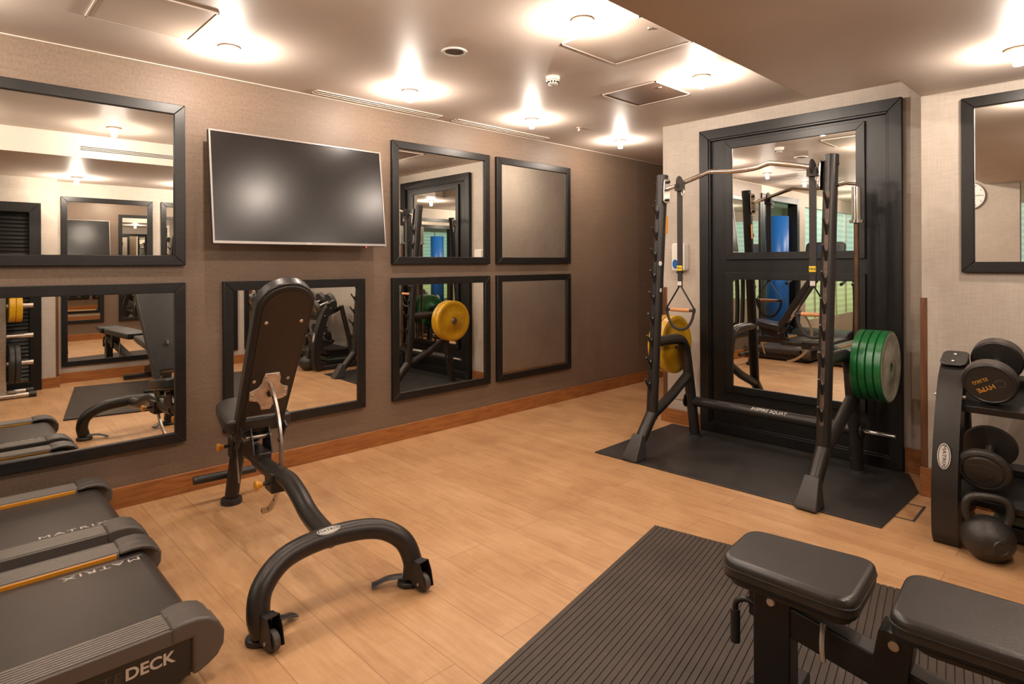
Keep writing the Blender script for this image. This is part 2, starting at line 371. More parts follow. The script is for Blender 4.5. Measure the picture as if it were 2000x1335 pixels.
bm = new(); box(bm, (RX, BK, 0), (8.2, YB, HI)); struct('wall_right', bm, M['wall_cream'])
bm = new(); box(bm, (8.0, 2.735, 0), (8.1, WL, HI)); struct('wall_corridor_end', bm, M['wall_cream'])
bm = new(); box(bm, (.975, BK-.15, 0), (RX, BK, LO)); box(bm, (-4.2, BK-.15, 0), (.975, BK2, LO)); struct('wall_back', bm, M['wall_cream'])
bm = new(); box(bm, (-1.22, .97, 0), (-1.10, 1.92, HI)); struct('wall_stub', bm, M['wall_cream'])
# skirting
def skirt(name, lo, hi): 
    bm = new(); box(bm, lo, hi); struct(name, bm, M['skirt'], bev=.003)
SH = .112
skirt('baseboard_left', (.07, WL-.018, 0), (8, WL, SH))
skirt('baseboard_end', (PX-.018, 2.395, 0), (PX, 2.735+.018, SH)); skirt('baseboard_end_right', (PX-.018, .86, 0), (PX, 1.02, .15))
skirt('baseboard_corridor', (PX, 2.735, 0), (8, 2.753, SH))
skirt('baseboard_right', (RX-.022, BK, 0), (RX, .858, .16)); skirt('baseboard_back', (.99, BK, 0), (RX, BK+.018, SH)); skirt('baseboard_back_left', (-4.2, BK2, 0), (.99, BK2+.018, SH))
bm = new(); box(bm, (RX-.004, .825, .16), (RX+.02, .858, 1.10)); struct('trim_2', bm, M['trimwood'], bev=.002)
bm = new(); box(bm, (.955, BK2-.02, .11), (.981, BK2+.004, 1.10)); struct('trim_3', bm, M['trimwood'], bev=.002)
bm = new(); box(bm, (PX-.004, 2.70, .11), (PX+.03, 2.739, 1.10)); struct('trim_4', bm, M['trimwood'], bev=.002)
# shadow gap bead along the top of the left wall
bm = new(); box(bm, (.02, WL-.006, HI-.006), (8, WL, HI)); struct('trim_5', bm, M['cream_paint'])
# dark lined opening in the left wall
bm = new(); box(bm, (-.05, WL-.02, 0), (.05, WL+.13, 2.30)); box(bm, (-1.32, WL-.02, 0), (-1.23, WL+.13, 2.30)); box(bm, (-1.23, WL-.02, 2.21), (-.05, WL+.13, 2.30)); struct('door_1', bm, M['framev'], bev=.003)
# lit frosted windows
def window(name, lo, hi, ax):
    bm = new(); box(bm, lo, hi); o = struct(name, bm, M['frost'])
    bm = new()
    n = 5
    for i in range(n+1):
        t = i/n
        if ax == 'x': x = lo[0]+(hi[0]-lo[0])*t; box(bm, (x-.012, lo[1]-.02, lo[2]), (x+.012, lo[1]+.01, hi[2]))
        else: y = lo[1]+(hi[1]-lo[1])*t; box(bm, (hi[0]-.01, y-.012, lo[2]), (hi[0]+.02, y+.012, hi[2]))
    c = finish('mullion', bm, M['steel']); c.parent = o
window('window_1', (-4.2, WL+.05, .35), (-1.60, WL+.07, 2.20), 'x')
window('window_2', (-4.27, 1.2, .5), (-4.25, 5.2, 2.2), 'y')
window('window_3', (-4.2, 5.17, .3), (-.1, 5.19, 2.2), 'x')
# floor access frame by the rack mat
bm = new(); prism(bm, [(0, 0), (.25, 0), (.25, .012), (0, .012)], (3.55, .79, .0005), (1, .02, 0), (-.02, 1, 0), (0, 0, .001))
prism(bm, [(0, 0), (.012, 0), (.012, .10), (0, .10)], (3.54, .79, .0005), (1, .02, 0), (-.02, 1, 0), (0, 0, .001)); prism(bm, [(.24, 0), (.252, 0), (.252, .10), (.24, .10)], (3.54, .79, .0005), (1, .02, 0), (-.02, 1, 0), (0, 0, .001))
struct('trim_6', bm, M['greyrubber'])

# ================================================================ CEILING FITTINGS
lamp_labels = ['ceiling lamp above the left end of the brown wall, beside the access panel', 'ceiling lamp above the gap between television and framed mirrors',
  'ceiling lamp above the pair of far framed mirrors', 'ceiling lamp furthest away, over the corridor beside the cream corner',
  'ceiling lamp reflected in the top left mirror near its right edge', 'brightest ceiling lamp at the top of the photo by the large access panel', 'ceiling lamp nearest the squat rack, in front of the tall black mirror panel',
  'ceiling lamp on the low ceiling at the right edge above the dumbbell rack', 'ceiling lamp on the low ceiling over the flat bench', 'ceiling lamp on the low ceiling near the weight tree',
  'ceiling lamp above the near treadmill middle', 'ceiling lamp beside the camera on the high ceiling', 'ceiling lamp over the treadmill consoles', 'ceiling lamp in the rear part beyond the clock wall', 'ceiling lamp by the rear frosted window']
lamp0 = None
for i, (x, y, z) in enumerate(LAMPS):
    if lamp0 is None:
        lamp0 = thing('ceiling_lamp', lamp_labels[0], 'ceiling light', (x, y, z), 0, 'round glass ceiling lamps')
        bm = new(); lathe(bm, [(0, .0), (0, .050), (-.006, .052), (-.012, .046), (-.012, .030), (-.004, .028), (-.004, 0)], (x, y, z-.0005), (0, 0, 1)); part('ring', bm, M['copper'], lamp0)
        bm = new(); lathe(bm, [(-.006, 0), (-.006, .021), (-.070, .021), (-.073, .018), (-.073, 0)], (x, y, z), (0, 0, 1), 24); part('glass_cylinder', bm, M['bulb'], lamp0)
    else: dup(lamp0, (x, y, z), 0, lamp_labels[i], 'round glass ceiling lamps')
    ld = bpy.data.lights.new('lamp_light', 'POINT'); ld.energy = LAMP_W*{4.55: .75, 3.37: .85, 3.40: .68, 1.10: 1.2, 2.14: 1.2}.get(x, 1.0 if z == LO else 1.0); ld.color = LAMP_C; ld.shadow_soft_size = .014
    lo = bpy.data.objects.new('lamp_light', ld); COL.objects.link(lo); lo.location = (x, y, z-.060)
    lo['kind'] = 'structure'
def hatch(x0, x1, y0, y1, label, m, z=HI):
    t = thing('access_panel', label, 'access panel', ((x0+x1)/2, (y0+y1)/2, z), 0)
    bm = new(); box(bm, (x0+.012, y0+.012, z-.004), (x1-.012, y1-.012, z)); part('panel', bm, m, t)
    bm = new(); 
    for a, b in (((x0, y0), (x1, y0+.008)), ((x0, y1-.008), (x1, y1)), ((x0, y0), (x0+.008, y1)), ((x1-.008, y0), (x1, y1))): box(bm, (*a, z-.006), (*b, z))
    part('edge_trim', bm, M['ceiling'], t)
    bm = new(); lathe(bm, [(0, 0), (0, .012), (-.006, .010), (-.006, 0)], ((x0+x1)/2-.08, y0+.05, z-.003), (0, 0, 1), 16); part('lock', bm, M['steel'], t)
hatch(.50, .93, 2.84, 3.28, 'square ceiling access panel over the treadmills at top left', M['hatch'])
hatch(2.32, 2.78, 1.57, 2.05, 'larger ceiling access panel beside the brightest lamp and lowered ceiling', M['hatch'])
hatch(3.22, 3.64, 2.07, 2.49, 'dark brown ceiling access panel in front of the tall mirror panel', M['hatchdark'])
t = thing('ceiling_speaker', 'round recessed ceiling speaker with grey grille and pale rim', 'speaker', (1.995, 2.51, HI))
bm = new(); lathe(bm, [(0, .050), (-.004, .050), (-.008, .058), (-.008, .066), (0, .068)], (1.995, 2.51, HI), (0, 0, 1)); part('rim', bm, M['offwhite'], t)
bm = new(); lathe(bm, [(0, .051), (-.002, .051), (-.002, 0)], (1.995, 2.51, HI), (0, 0, 1)); part('grille', bm, M['grille'], t)
t = thing('smoke_detector', 'white round smoke detector with dark slots on the ceiling', 'smoke detector', (2.70, 2.45, HI))
bm = new(); lathe(bm, [(0, .042), (-.022, .042), (-.024, .036), (-.030, .036)], (2.70, 2.45, HI), (0, 0, 1)); part('base', bm, M['white'], t)
bm = new(); lathe(bm, [(-.030, .033), (-.044, .031), (-.050, .022), (-.050, 0)], (2.70, 2.45, HI), (0, 0, 1)); part('sensor_head', bm, M['white'], t)
bm = new()
for k in range(12):
    a = k*PI/6; c = Vector((2.70+.0325*math.cos(a), 2.45+.0325*math.sin(a), HI-.036)); box(bm, c-Vector((.004, .004, .005)), c+Vector((.004, .004, .005)), Matrix.Rotation(a, 3, 'Z'))
part('slots', bm, M['dark'], t)
bm = new(); lathe(bm, [(0, .028), (-.004, .028), (-.006, .010), (-.022, .009), (-.024, .016), (-.027, .016), (-.027, 0)], (3.88, 3.23, HI), (0, 0, 1), 20); single('fire_sprinkler', bm, M['copper'], 'small pale sprinkler head on the ceiling between the two farthest lamps', 'sprinkler')
def slot_grille(x0, x1, y, label):
    t = thing('slot_diffuser', label, 'air vent', ((x0+x1)/2, y, HI), 0)
    bm = new(); ring = ((x0-.02, y-.042, x1+.02, y-.034), (x0-.02, y+.034, x1+.02, y+.042), (x0-.02, y-.042, x0-.012, y+.042), (x1+.012, y-.042, x1+.02, y+.042), (x0-.02, y-.004, x1+.02, y+.004))
    for a, b, c, d in ring: box(bm, (a, b, HI-.006), (c, d, HI))
    part('frame', bm, M['hatch'], t)
    bm = new(); box(bm, (x0, y-.024, HI-.002), (x1, y-.010, HI)); box(bm, (x0, y+.010, HI-.002), (x1, y+.024, HI)); part('slot', bm, M['dark'], t)
slot_grille(1.81, 2.78, 3.705, 'long slot air vent in ceiling above television and first framed mirrors')
slot_grille(2.96, 3.97, 3.705, 'long slot air vent in ceiling above the far framed mirrors')
t = thing('wall_grille', 'long slatted air grille on the ceiling drop, seen in top left mirror', 'air vent', (1.5, YA+.004, 2.30))
bm = new()
for k in range(3): box(bm, (.92, YA+.004, 2.285+k*.013), (2.4, YA+.008, 2.291+k*.013))
part('slot', bm, M['dark'], t)
for xx in (.915, 2.4): bm = new(); box(bm, (xx, YA+.004, 2.28), (xx+.005, YA+.009, 2.322)); part('end_cap', bm, M['cream_paint'], t)

# ================================================================ MIRRORS
FWD = .056
def framed_mirror(x0, x1, z0, z1, plane, nrm, label, axis='x', group='black framed mirrors'):
    """wall mirror; axis 'x' = hangs on a wall of constant y; nrm = sign of outward normal"""
    d0, d1, dg = plane, plane+nrm*.032, plane+nrm*.016
    t = thing('framed_mirror', label, 'mirror', ((x0+x1)/2, plane, z0) if axis == 'x' else (plane, (x0+x1)/2, z0), 0, group)
    bm = new(); ring_box(bm, x0, x1, z0, z1, FWD, d0, d1, axis); part('frame', bm, M['frame'], t, bev=.003)
    bm = new()
    if axis == 'x': box(bm, (x0+FWD-.01, min(d0, dg), z0+FWD-.01), (x1-FWD+.01, max(d0, dg), z1-FWD+.01))
    else: box(bm, (min(d0, dg), x0+FWD-.01, z0+FWD-.01), (max(d0, dg), x1-FWD+.01, z1-FWD+.01))
    part('glass', bm, M['mirror'], t)
    return t
UB, UT, LB, LT = 1.297, 2.204, .298, 1.199
framed_mirror(.085, 1.045, UB, UT, WL, -1, 'upper black framed mirror at the left edge, above the treadmills')
framed_mirror(.085, 1.045, LB, LT, WL, -1, 'lower black framed mirror at the left edge, just over the treadmills')
framed_mirror(1.25, 2.195, LB, LT, WL, -1, 'black framed mirror behind the upright bench, under the television')
framed_mirror(2.42, 3.37, UB, UT, WL, -1, 'upper framed mirror just right of the television, reflecting the squat rack')
framed_mirror(2.42, 3.37, LB, LT, WL, -1, 'lower framed mirror reflecting the yellow weight plate')
framed_mirror(3.45, 4.40, UB, UT, WL, -1, 'upper framed mirror farthest along brown wall, reflecting plain cream wall')
framed_mirror(3.45, 4.40, LB, LT, WL, -1, 'lower framed mirror farthest along brown wall, reflecting plain cream wall')
framed_mirror(-.30, .665, 1.242, 2.165, RX, -1, 'black framed mirror on the cream wall at the right edge reflecting a clock', 'y')
for a, b in ((1.03, 1.92), (2.01, 2.90), (2.99, 3.88)):
    n = {1.03: 'left', 2.01: 'middle', 2.99: 'right'}[a]
    framed_mirror(a, b, 1.15, 2.06, BK, 1, 'upper mirror on the wall behind the camera, %s of three' % {'left': 'nearest the wooden corner trim', 'middle': 'middle one', 'right': 'nearest the dumbbell rack'}[n], 'x', 'mirrors behind the camera')
    framed_mirror(a, b, .18, 1.08, BK, 1, 'lower mirror on the wall behind the camera, %s of three' % {'left': 'nearest the wooden corner trim', 'middle': 'middle one', 'right': 'nearest the dumbbell rack'}[n], 'x', 'mirrors behind the camera')
# louvred black door leaf seen in the top-left mirror
t = thing('louvred_cupboard', 'black framed cupboard with horizontal louvres, seen in the left mirrors', 'cupboard', (.40, BK2, 0))
bm = new(); ring_box(bm, .02, .83, 0, 1.95, .10, BK2, BK2+.05, 'x'); part('frame', bm, M['framev'], t, bev=.003)
bm = new()
for k in range(44): box(bm, (.11, BK2+.005, .11+k*.0405), (.74, BK2+.02, .138+k*.0405), Matrix.Rotation(.5, 3, 'X'))
part('louvres', bm, M['frame'], t)
bm = new(); box(bm, (.10, BK2, .09), (.75, BK2+.004, 1.86)); part('back_panel', bm, M['dark'], t)

# tall black joinery panel with two mirrors behind the rack
P0 = PX
t = thing('mirror_panel', 'tall black joinery panel holding two stacked mirrors behind the squat rack', 'mirror panel', (P0, 1.70, 0))
bm = new(); box(bm, (P0-.012, 1.03, 0), (P0, 2.38, 2.31)); part('backing_board', bm, M['framev'], t)
bm = new(); ring_box(bm, 1.022, 2.385, -.0, 2.318, .088, P0-.012, P0-.036, 'y'); ring_box(bm, 1.022, 2.385, 0, 2.318, .075, P0-.036, P0-.046, 'y'); part('outer_frame', bm, M['framev'], t, bev=.003)
for z0, z1 in ((1.322, 2.208), (.325, 1.225)):
    bm = new(); ring_box(bm, 1.232, 2.180, z0, z1, .052, P0-.012, P0-.032, 'y'); f = part('mirror_frame', bm, M['frame'], t, bev=.002)
    bm = new(); box(bm, (P0-.020, 1.275, z0+.045), (P0-.012, 2.137, z1-.045)); part('glass', bm, M['mirror'], f)

# ================================================================ TELEVISION
t = thing('television', 'large wall-mounted flat television with thin silver bezel, switched off', 'television', (1.72, 3.66, 1.42))
bx = Vector((1, 0, 0)); by = Vector((0, .075, .655)).normalized(); bz = bx.cross(by); c0 = Vector((1.142, 3.615, 1.420)); TW, TH = 1.125, .662
bm = new(); prism(bm, [(0, 0), (TW, 0), (TW, TH), (0, TH)], c0-bz*0, bx, by, -bz*.03); part('casing', bm, M['blackplastic'], t, bev=.004)
bm = new(); prism(bm, [(.011, .015), (TW-.011, .015), (TW-.011, TH-.011), (.011, TH-.011)], c0, bx, by, bz*.002); part('screen', bm, M['tvscreen'], t)
bm = new()
for a in ([(0, 0), (TW, 0), (TW, .016), (0, .016)], [(0, TH-.010), (TW, TH-.010), (TW, TH), (0, TH)], [(0, .016), (.010, .016), (.010, TH-.010), (0, TH-.010)], [(TW-.010, .016), (TW, .016), (TW, TH-.010), (TW-.010, TH-.010)]):
    prism(bm, a, c0, bx, by, bz*.006)
part('bezel', bm, M['silver'], t, bev=.001)
bm = new(); prism(bm, [(.955, -.012), (.985, -.012), (.985, 0), (.955, 0)], c0, bx, by, -bz*.01); s = part('sensor_box', bm, M['blackplastic'], t)
bm = new(); prism(bm, [(.966, -.010), (.974, -.010), (.974, -.004), (.966, -.004)], c0, bx, by, bz*.001); part('standby_light', bm, M['led'], s, label='red standby light')
bm = new(); box(bm, (1.55, 3.70, 1.62), (1.90, WL-.001, 1.90)); part('wall_bracket', bm, M['black'], t, bev=.004)
bm = new(); prism(bm, [(.55, .005), (.58, .005), (.58, .009), (.55, .009)], c0, bx, by, bz*.007); part('badge', bm, M['offwhite'], t)

# ================================================================ WALL DISPENSER, CLOCK
t = thing('soap_dispenser', 'clear and white wall dispenser behind left suspension strap', 'dispenser', (P0, 2.56, 1.23))
bm = new(); prism(bm, rrect(.115, .22, .02), (P0, 2.56, 1.345), (0, 1, 0), (0, 0, 1), (-.07, 0, 0)); part('body', bm, M['white'], t, bev=.006)
bm = new(); prism(bm, ellipse(.022, .035), (P0-.07, 2.58, 1.29), (0, 1, 0), (0, 0, 1), (-.01, 0, 0)); part('window', bm, M['blue'], t, label='blue oval window')
t = thing('wall_clock', 'round white wall clock with grey rim, seen in the right-hand mirror', 'clock', (-1.10, 1.44, 1.92))
cc = Vector((-1.10, 1.44, 2.085))
bm = new(); lathe(bm, [(0, .165), (.03, .165), (.035, .158), (.035, .150), (.02, .150)], cc, (1, 0, 0), 48); part('rim', bm, M['silver'], t)
bm = new(); lathe(bm, [(.018, .151), (.020, .151), (.020, 0)], cc, (1, 0, 0), 48); part('dial', bm, M['white'], t)
bm = new()
for k in range(12):
    a = k*PI/6; d = Vector((0, math.sin(a), math.cos(a))); prism(bm, [(-.003, .125), (.003, .125), (.003, .142), (-.003, .142)], cc+Vector((.020, 0, 0)), Vector((0, math.cos(a), -math.sin(a))), d, (.001, 0, 0))
part('hour_marks', bm, M['blackplastic'], t)
for nm, a, l, wd in (('hour_hand', math.radians(125), .075, .004), ('minute_hand', math.radians(272), .12, .003)):
    bm = new(); d = Vector((0, math.sin(a), math.cos(a))); prism(bm, [(-wd, -.02), (wd, -.02), (wd, l), (-wd, l)], cc+Vector((.022, 0, 0)), Vector((0, math.cos(a), -math.sin(a))), d, (.002, 0, 0)); part(nm, bm, M['blackplastic'], t)

# ================================================================ FLOOR MATS
bm = new(); q = [(3.275, 2.60), (3.335, .883), (3.99, .872), (4.30, .985), (4.30, 2.62)]
prism(bm, q, (0, 0, 0), (1, 0, 0), (0, 1, 0), (0, 0, .008)); single('rubber_mat', bm, M['rubbermat'], 'black studded rubber mat under the squat rack', 'floor mat', bev=.002)
# ribbed mat
A = Vector((2.56, 1.66, 0)); du = Vector((-1.33, -.25, 0)).normalized(); dv = Vector((du.y, -du.x, 0)); 
if dv.y > 0: dv = -dv
LMAT, WMAT = 1.80, 1.62
t = thing('ribbed_mat', 'large dark ribbed rubber mat under the flat bench', 'floor mat', A+du*LMAT/2+dv*WMAT/2)
bm = new(); prism(bm, [(0, 0), (LMAT, 0), (LMAT, WMAT), (0, WMAT)], A, du, dv, (0, 0, .008)); part('base_sheet', bm, M['dark'], t)
bm = new(); pr_ = .0232; k = 0
while k*pr_ < WMAT-.01:
    y0 = k*pr_+.0012; y1 = (k+1)*pr_-.0018; prism(bm, [(0, y0), (LMAT, y0), (LMAT, min(y1, WMAT)), (0, min(y1, WMAT))], A+Vector((0, 0, .008)), du, dv, (0, 0, .005)); k += 1
part('ribs', bm, M['ribmat'], t)

# ================================================================ BADGE
def badge(parent, c, xdir, zdir, a, b, R=None, world=True, txt='MATRIX', size=None):
    m4 = frame4(c, xdir, zdir)
    def surf(x, y, h):
        if R: th = y/R; return Vector((x, (R+h)*math.sin(th), (R+h)*math.cos(th)-R))
        return Vector((x, y, h))
    def disc(bm, a, b, h0, h1, ai=None, bi=None):
        n = 40; rows = 6
        if ai is None:
            cv = bm.verts.new(surf(0, 0, h1)); prev = None; first = None
            rings = []
            for k in range(1, rows+1):
                s = k/rows; rings.append([bm.verts.new(surf(a*s*math.cos(2*PI*j/n), b*s*math.sin(2*PI*j/n), h1)) for j in range(n)])
            for j in range(n): bm.faces.new((cv, rings[0][j], rings[0][(j+1) % n]))
            for r0, r1 in zip(rings, rings[1:]):
                for j in range(n): bm.faces.new((r0[j], r1[j], r1[(j+1) % n], r0[(j+1) % n]))
        else:
            r0 = [bm.verts.new(surf(ai*math.cos(2*PI*j/n), bi*math.sin(2*PI*j/n), h1)) for j in range(n)]; r1 = [bm.verts.new(surf(a*math.cos(2*PI*j/n), b*math.sin(2*PI*j/n), h1)) for j in range(n)]
            for j in range(n): bm.faces.new((r0[j], r1[j], r1[(j+1) % n], r0[(j+1) % n]))
    bm = new(); disc(bm, a, b, 0, .0012); bmesh.ops.transform(bm, matrix=m4, verts=bm.verts)
    o = part('badge', bm, M['offwhite'], parent, world=world, label='white oval badge with lettering and dark inner ring')
    bm = new(); disc(bm, a*.93, b*.86, 0, .0017, a*.88, b*.76); bmesh.ops.transform(bm, matrix=m4, verts=bm.verts); part('badge_ring', bm, M['blackplastic'], o, world=world)
    text('lettering', txt, size or b*.95, m4 @ Matrix.Translation((0, 0, .002)), M['blackplastic'], o, world=world, ext=.0003, sx=1.35)
    return o

# ================================================================ TREADMILLS
def treadmill(yc, label, txt_left, txt_right, side):
    """yc centre line; length along x, foot end at x = .78"""
    t = thing('treadmill', label, 'treadmill', (-.2, yc, 0), 0, 'treadmills along the brown wall')
    hi, ho = .282, .402; zt = .205; xb = .625; X0 = -1.25
    bm = new(); prof = [(X0+.45, zt-.018), (xb-.06, zt-.018)]
    for k in range(1, 13): a = PI/2-k*PI/12; prof.append((xb-.06+.055*math.cos(a), zt-.073+.055*math.sin(a)))
    prof.append((X0+.45, zt-.122))
    prism(bm, prof, (0, yc-hi-.004, 0), (1, 0, 0), (0, 0, 1), (0, 2*hi+.008, 0)); belt = part('running_belt', bm, M['beltmat'], t)
    for s in (-1, 1):
        bm = new(); y0 = yc+s*hi; n = 8
        box(bm, (X0+.4, y0, zt-.035), (.515, y0+s*(ho-hi), zt-.004))
        for k in range(n):
            a = y0+s*(.010+k*(ho-hi-.020)/n); box(bm, (X0+.4, a, zt-.006), (.530, a+s*.0085, zt))
        sr = part('side_rail', bm, M['rail'], t, bev=.0012)
        bm = new(); box(bm, (X0+.4, y0+s*(ho-hi-.006), zt-.048), (.578, y0+s*(ho-hi+.003), zt-.001)); part('rail_edge', bm, M['cap'], sr, bev=.003)
        bm = new(); box(bm, (X0+.4, y0-s*(.007 if s > 0 else .004), zt-.022), (.505, y0+s*.002, zt-(.004 if s > 0 else .010))); part('edge_strip', bm, M['orange'], t, bev=.002, label='orange strip along the inner edge')
        bm = new(); prism(bm, [(X0+.3, .03), (.54, .03), (.578, .05), (.578, zt-.045), (X0+.3, zt-.045)], (0, yc+s*(ho-.035), 0), (1, 0, 0), (0, 0, 1), (0, s*.028, 0)); sp_ = part('side_panel', bm, M['blackplastic'], t, bev=.002)
        # moulded end cap: rounded nose over the roller
        bm = new(); N = 10
        top = [(.515, zt+.004), (.55, zt+.010), (.59, zt+.009), (.625, zt-.003), (.652, zt-.028), (.668, zt-.062), (.666, .105), (.648, .075), (.622, .058), (.595, .046), (.575, .042)]
        prism(bm, top+[(.575, zt-.045), (.515, zt-.045)], (0, yc+s*(hi+.035), 0), (1, 0, 0), (0, 0, 1), (0, s*(ho-hi-.028), 0))
        lip = [(.515, zt+.002), (.55, zt+.009), (.59, zt+.008), (.625, zt-.004), (.648, zt-.028), (.648, zt-.044), (.620, zt-.020), (.59, zt-.008), (.55, zt-.006), (.515, zt-.010)]
        ec = part('end_cap', bm, M['cap'], t, bev=.009, seg=3)
        bm = new(); prism(bm, lip, (0, yc+s*(hi-.012), 0), (1, 0, 0), (0, 0, 1), (0, s*.055, 0)); part('cap_lip', bm, M['cap'], ec, bev=.005, seg=3)
    bm = new(); box(bm, (X0, yc-.36, .02), (.58, yc+.36, .085)); part('deck_frame', bm, M['black'], t)
    bm = new(); prism(bm, [(X0, .03), (X0, .22), (X0+.10, .29), (X0+.38, .27), (X0+.50, .20), (X0+.50, .03)], (0, yc-.40, 0), (1, 0, 0), (0, 0, 1), (0, .80, 0)); part('motor_hood', bm, M['blackplastic'], t, bev=.03, seg=4)
    for s in (-1, 1):
        bm = new(); tube(bm, smooth_path([(X0+.15, yc+s*.41, .02), (X0+.10, yc+s*.41, .6), (X0+.12, yc+s*.40, 1.10), (X0+.25, yc+s*.38, 1.22)]), .035, 14); part('upright', bm, M['charcoal'], t)
        bm = new(); tube(bm, smooth_path([(X0+.15, yc+s*.40, 1.12), (X0+.35, yc+s*.38, 1.06), (X0+.62, yc+s*.38, .98)]), .022, 12); part('handrail', bm, M['blackrubber'], t)
        bm = new(); cyl(bm, (.54, yc+s*.28, 0), (.54, yc+s*.28, .03), .025); cyl(bm, (X0+.1, yc+s*.28, 0), (X0+.1, yc+s*.28, .03), .025); part('foot', bm, M['blackrubber'], t)
    bm = new(); prism(bm, rrect(.56, .40, .06), (X0+.17, yc, 1.42), (0, 1, 0), Vector((-.35, 0, 1)).normalized(), (-.06, 0, -.02)); cs = part('console', bm, M['blackplastic'], t, bev=.01)
    bm = new(); prism(bm, rrect(.40, .25, .015), (X0+.171, yc, 1.44), (0, 1, 0), Vector((-.35, 0, 1)).normalized(), (.003, 0, .001)); part('screen', bm, M['blue_lit'], cs)
    if txt_left:
        x0, y = txt_left; text('belt_lettering', 'MATRIX', .036, frame4((x0, y, zt-.0175), (-1, 0, 0), (0, 0, 1)), M['offwhite'], t, sx=1.62, spacing=1.22, bold=0)
        bm = new(); box(bm, (x0-.13, y+.022, zt-.0179), (x0+.13, y+.0232, zt-.0173)); part('belt_stripe', bm, M['offwhite'], t)
    if txt_right:
        x0, y = txt_right; text('belt_lettering', 'MATRIX', .036, frame4((x0, y, zt-.0175), (1, 0, 0), (0, 0, 1)), M['offwhite'], t, sx=1.62, spacing=1.22, bold=0)
    if side:
        text('side_lettering', 'DECK', .047, frame4((.462, yc-ho+.0065, .118), (1, 0, 0), (0, -1, 0)), M['offwhite'], sp_side(t), sx=1.05, bold=.0012)
        text('side_lettering', 'ULTIMATE', .047, frame4((.275, yc-ho+.0065, .118), (1, 0, 0), (0, -1, 0)), M['greyrubber'], sp_side(t), sx=1.05, spacing=1.05, bold=-.0006)
    return t
def sp_side(t): return [c for c in t.children if c.name.startswith('side_panel')][0]
treadmill(2.423, 'nearest treadmill at bottom left with lettering on its dark side panel', (.45, 2.645), None, True)
treadmill(3.335, 'treadmill against the brown wall, beyond the nearest one', None, (.43, 3.115), False)

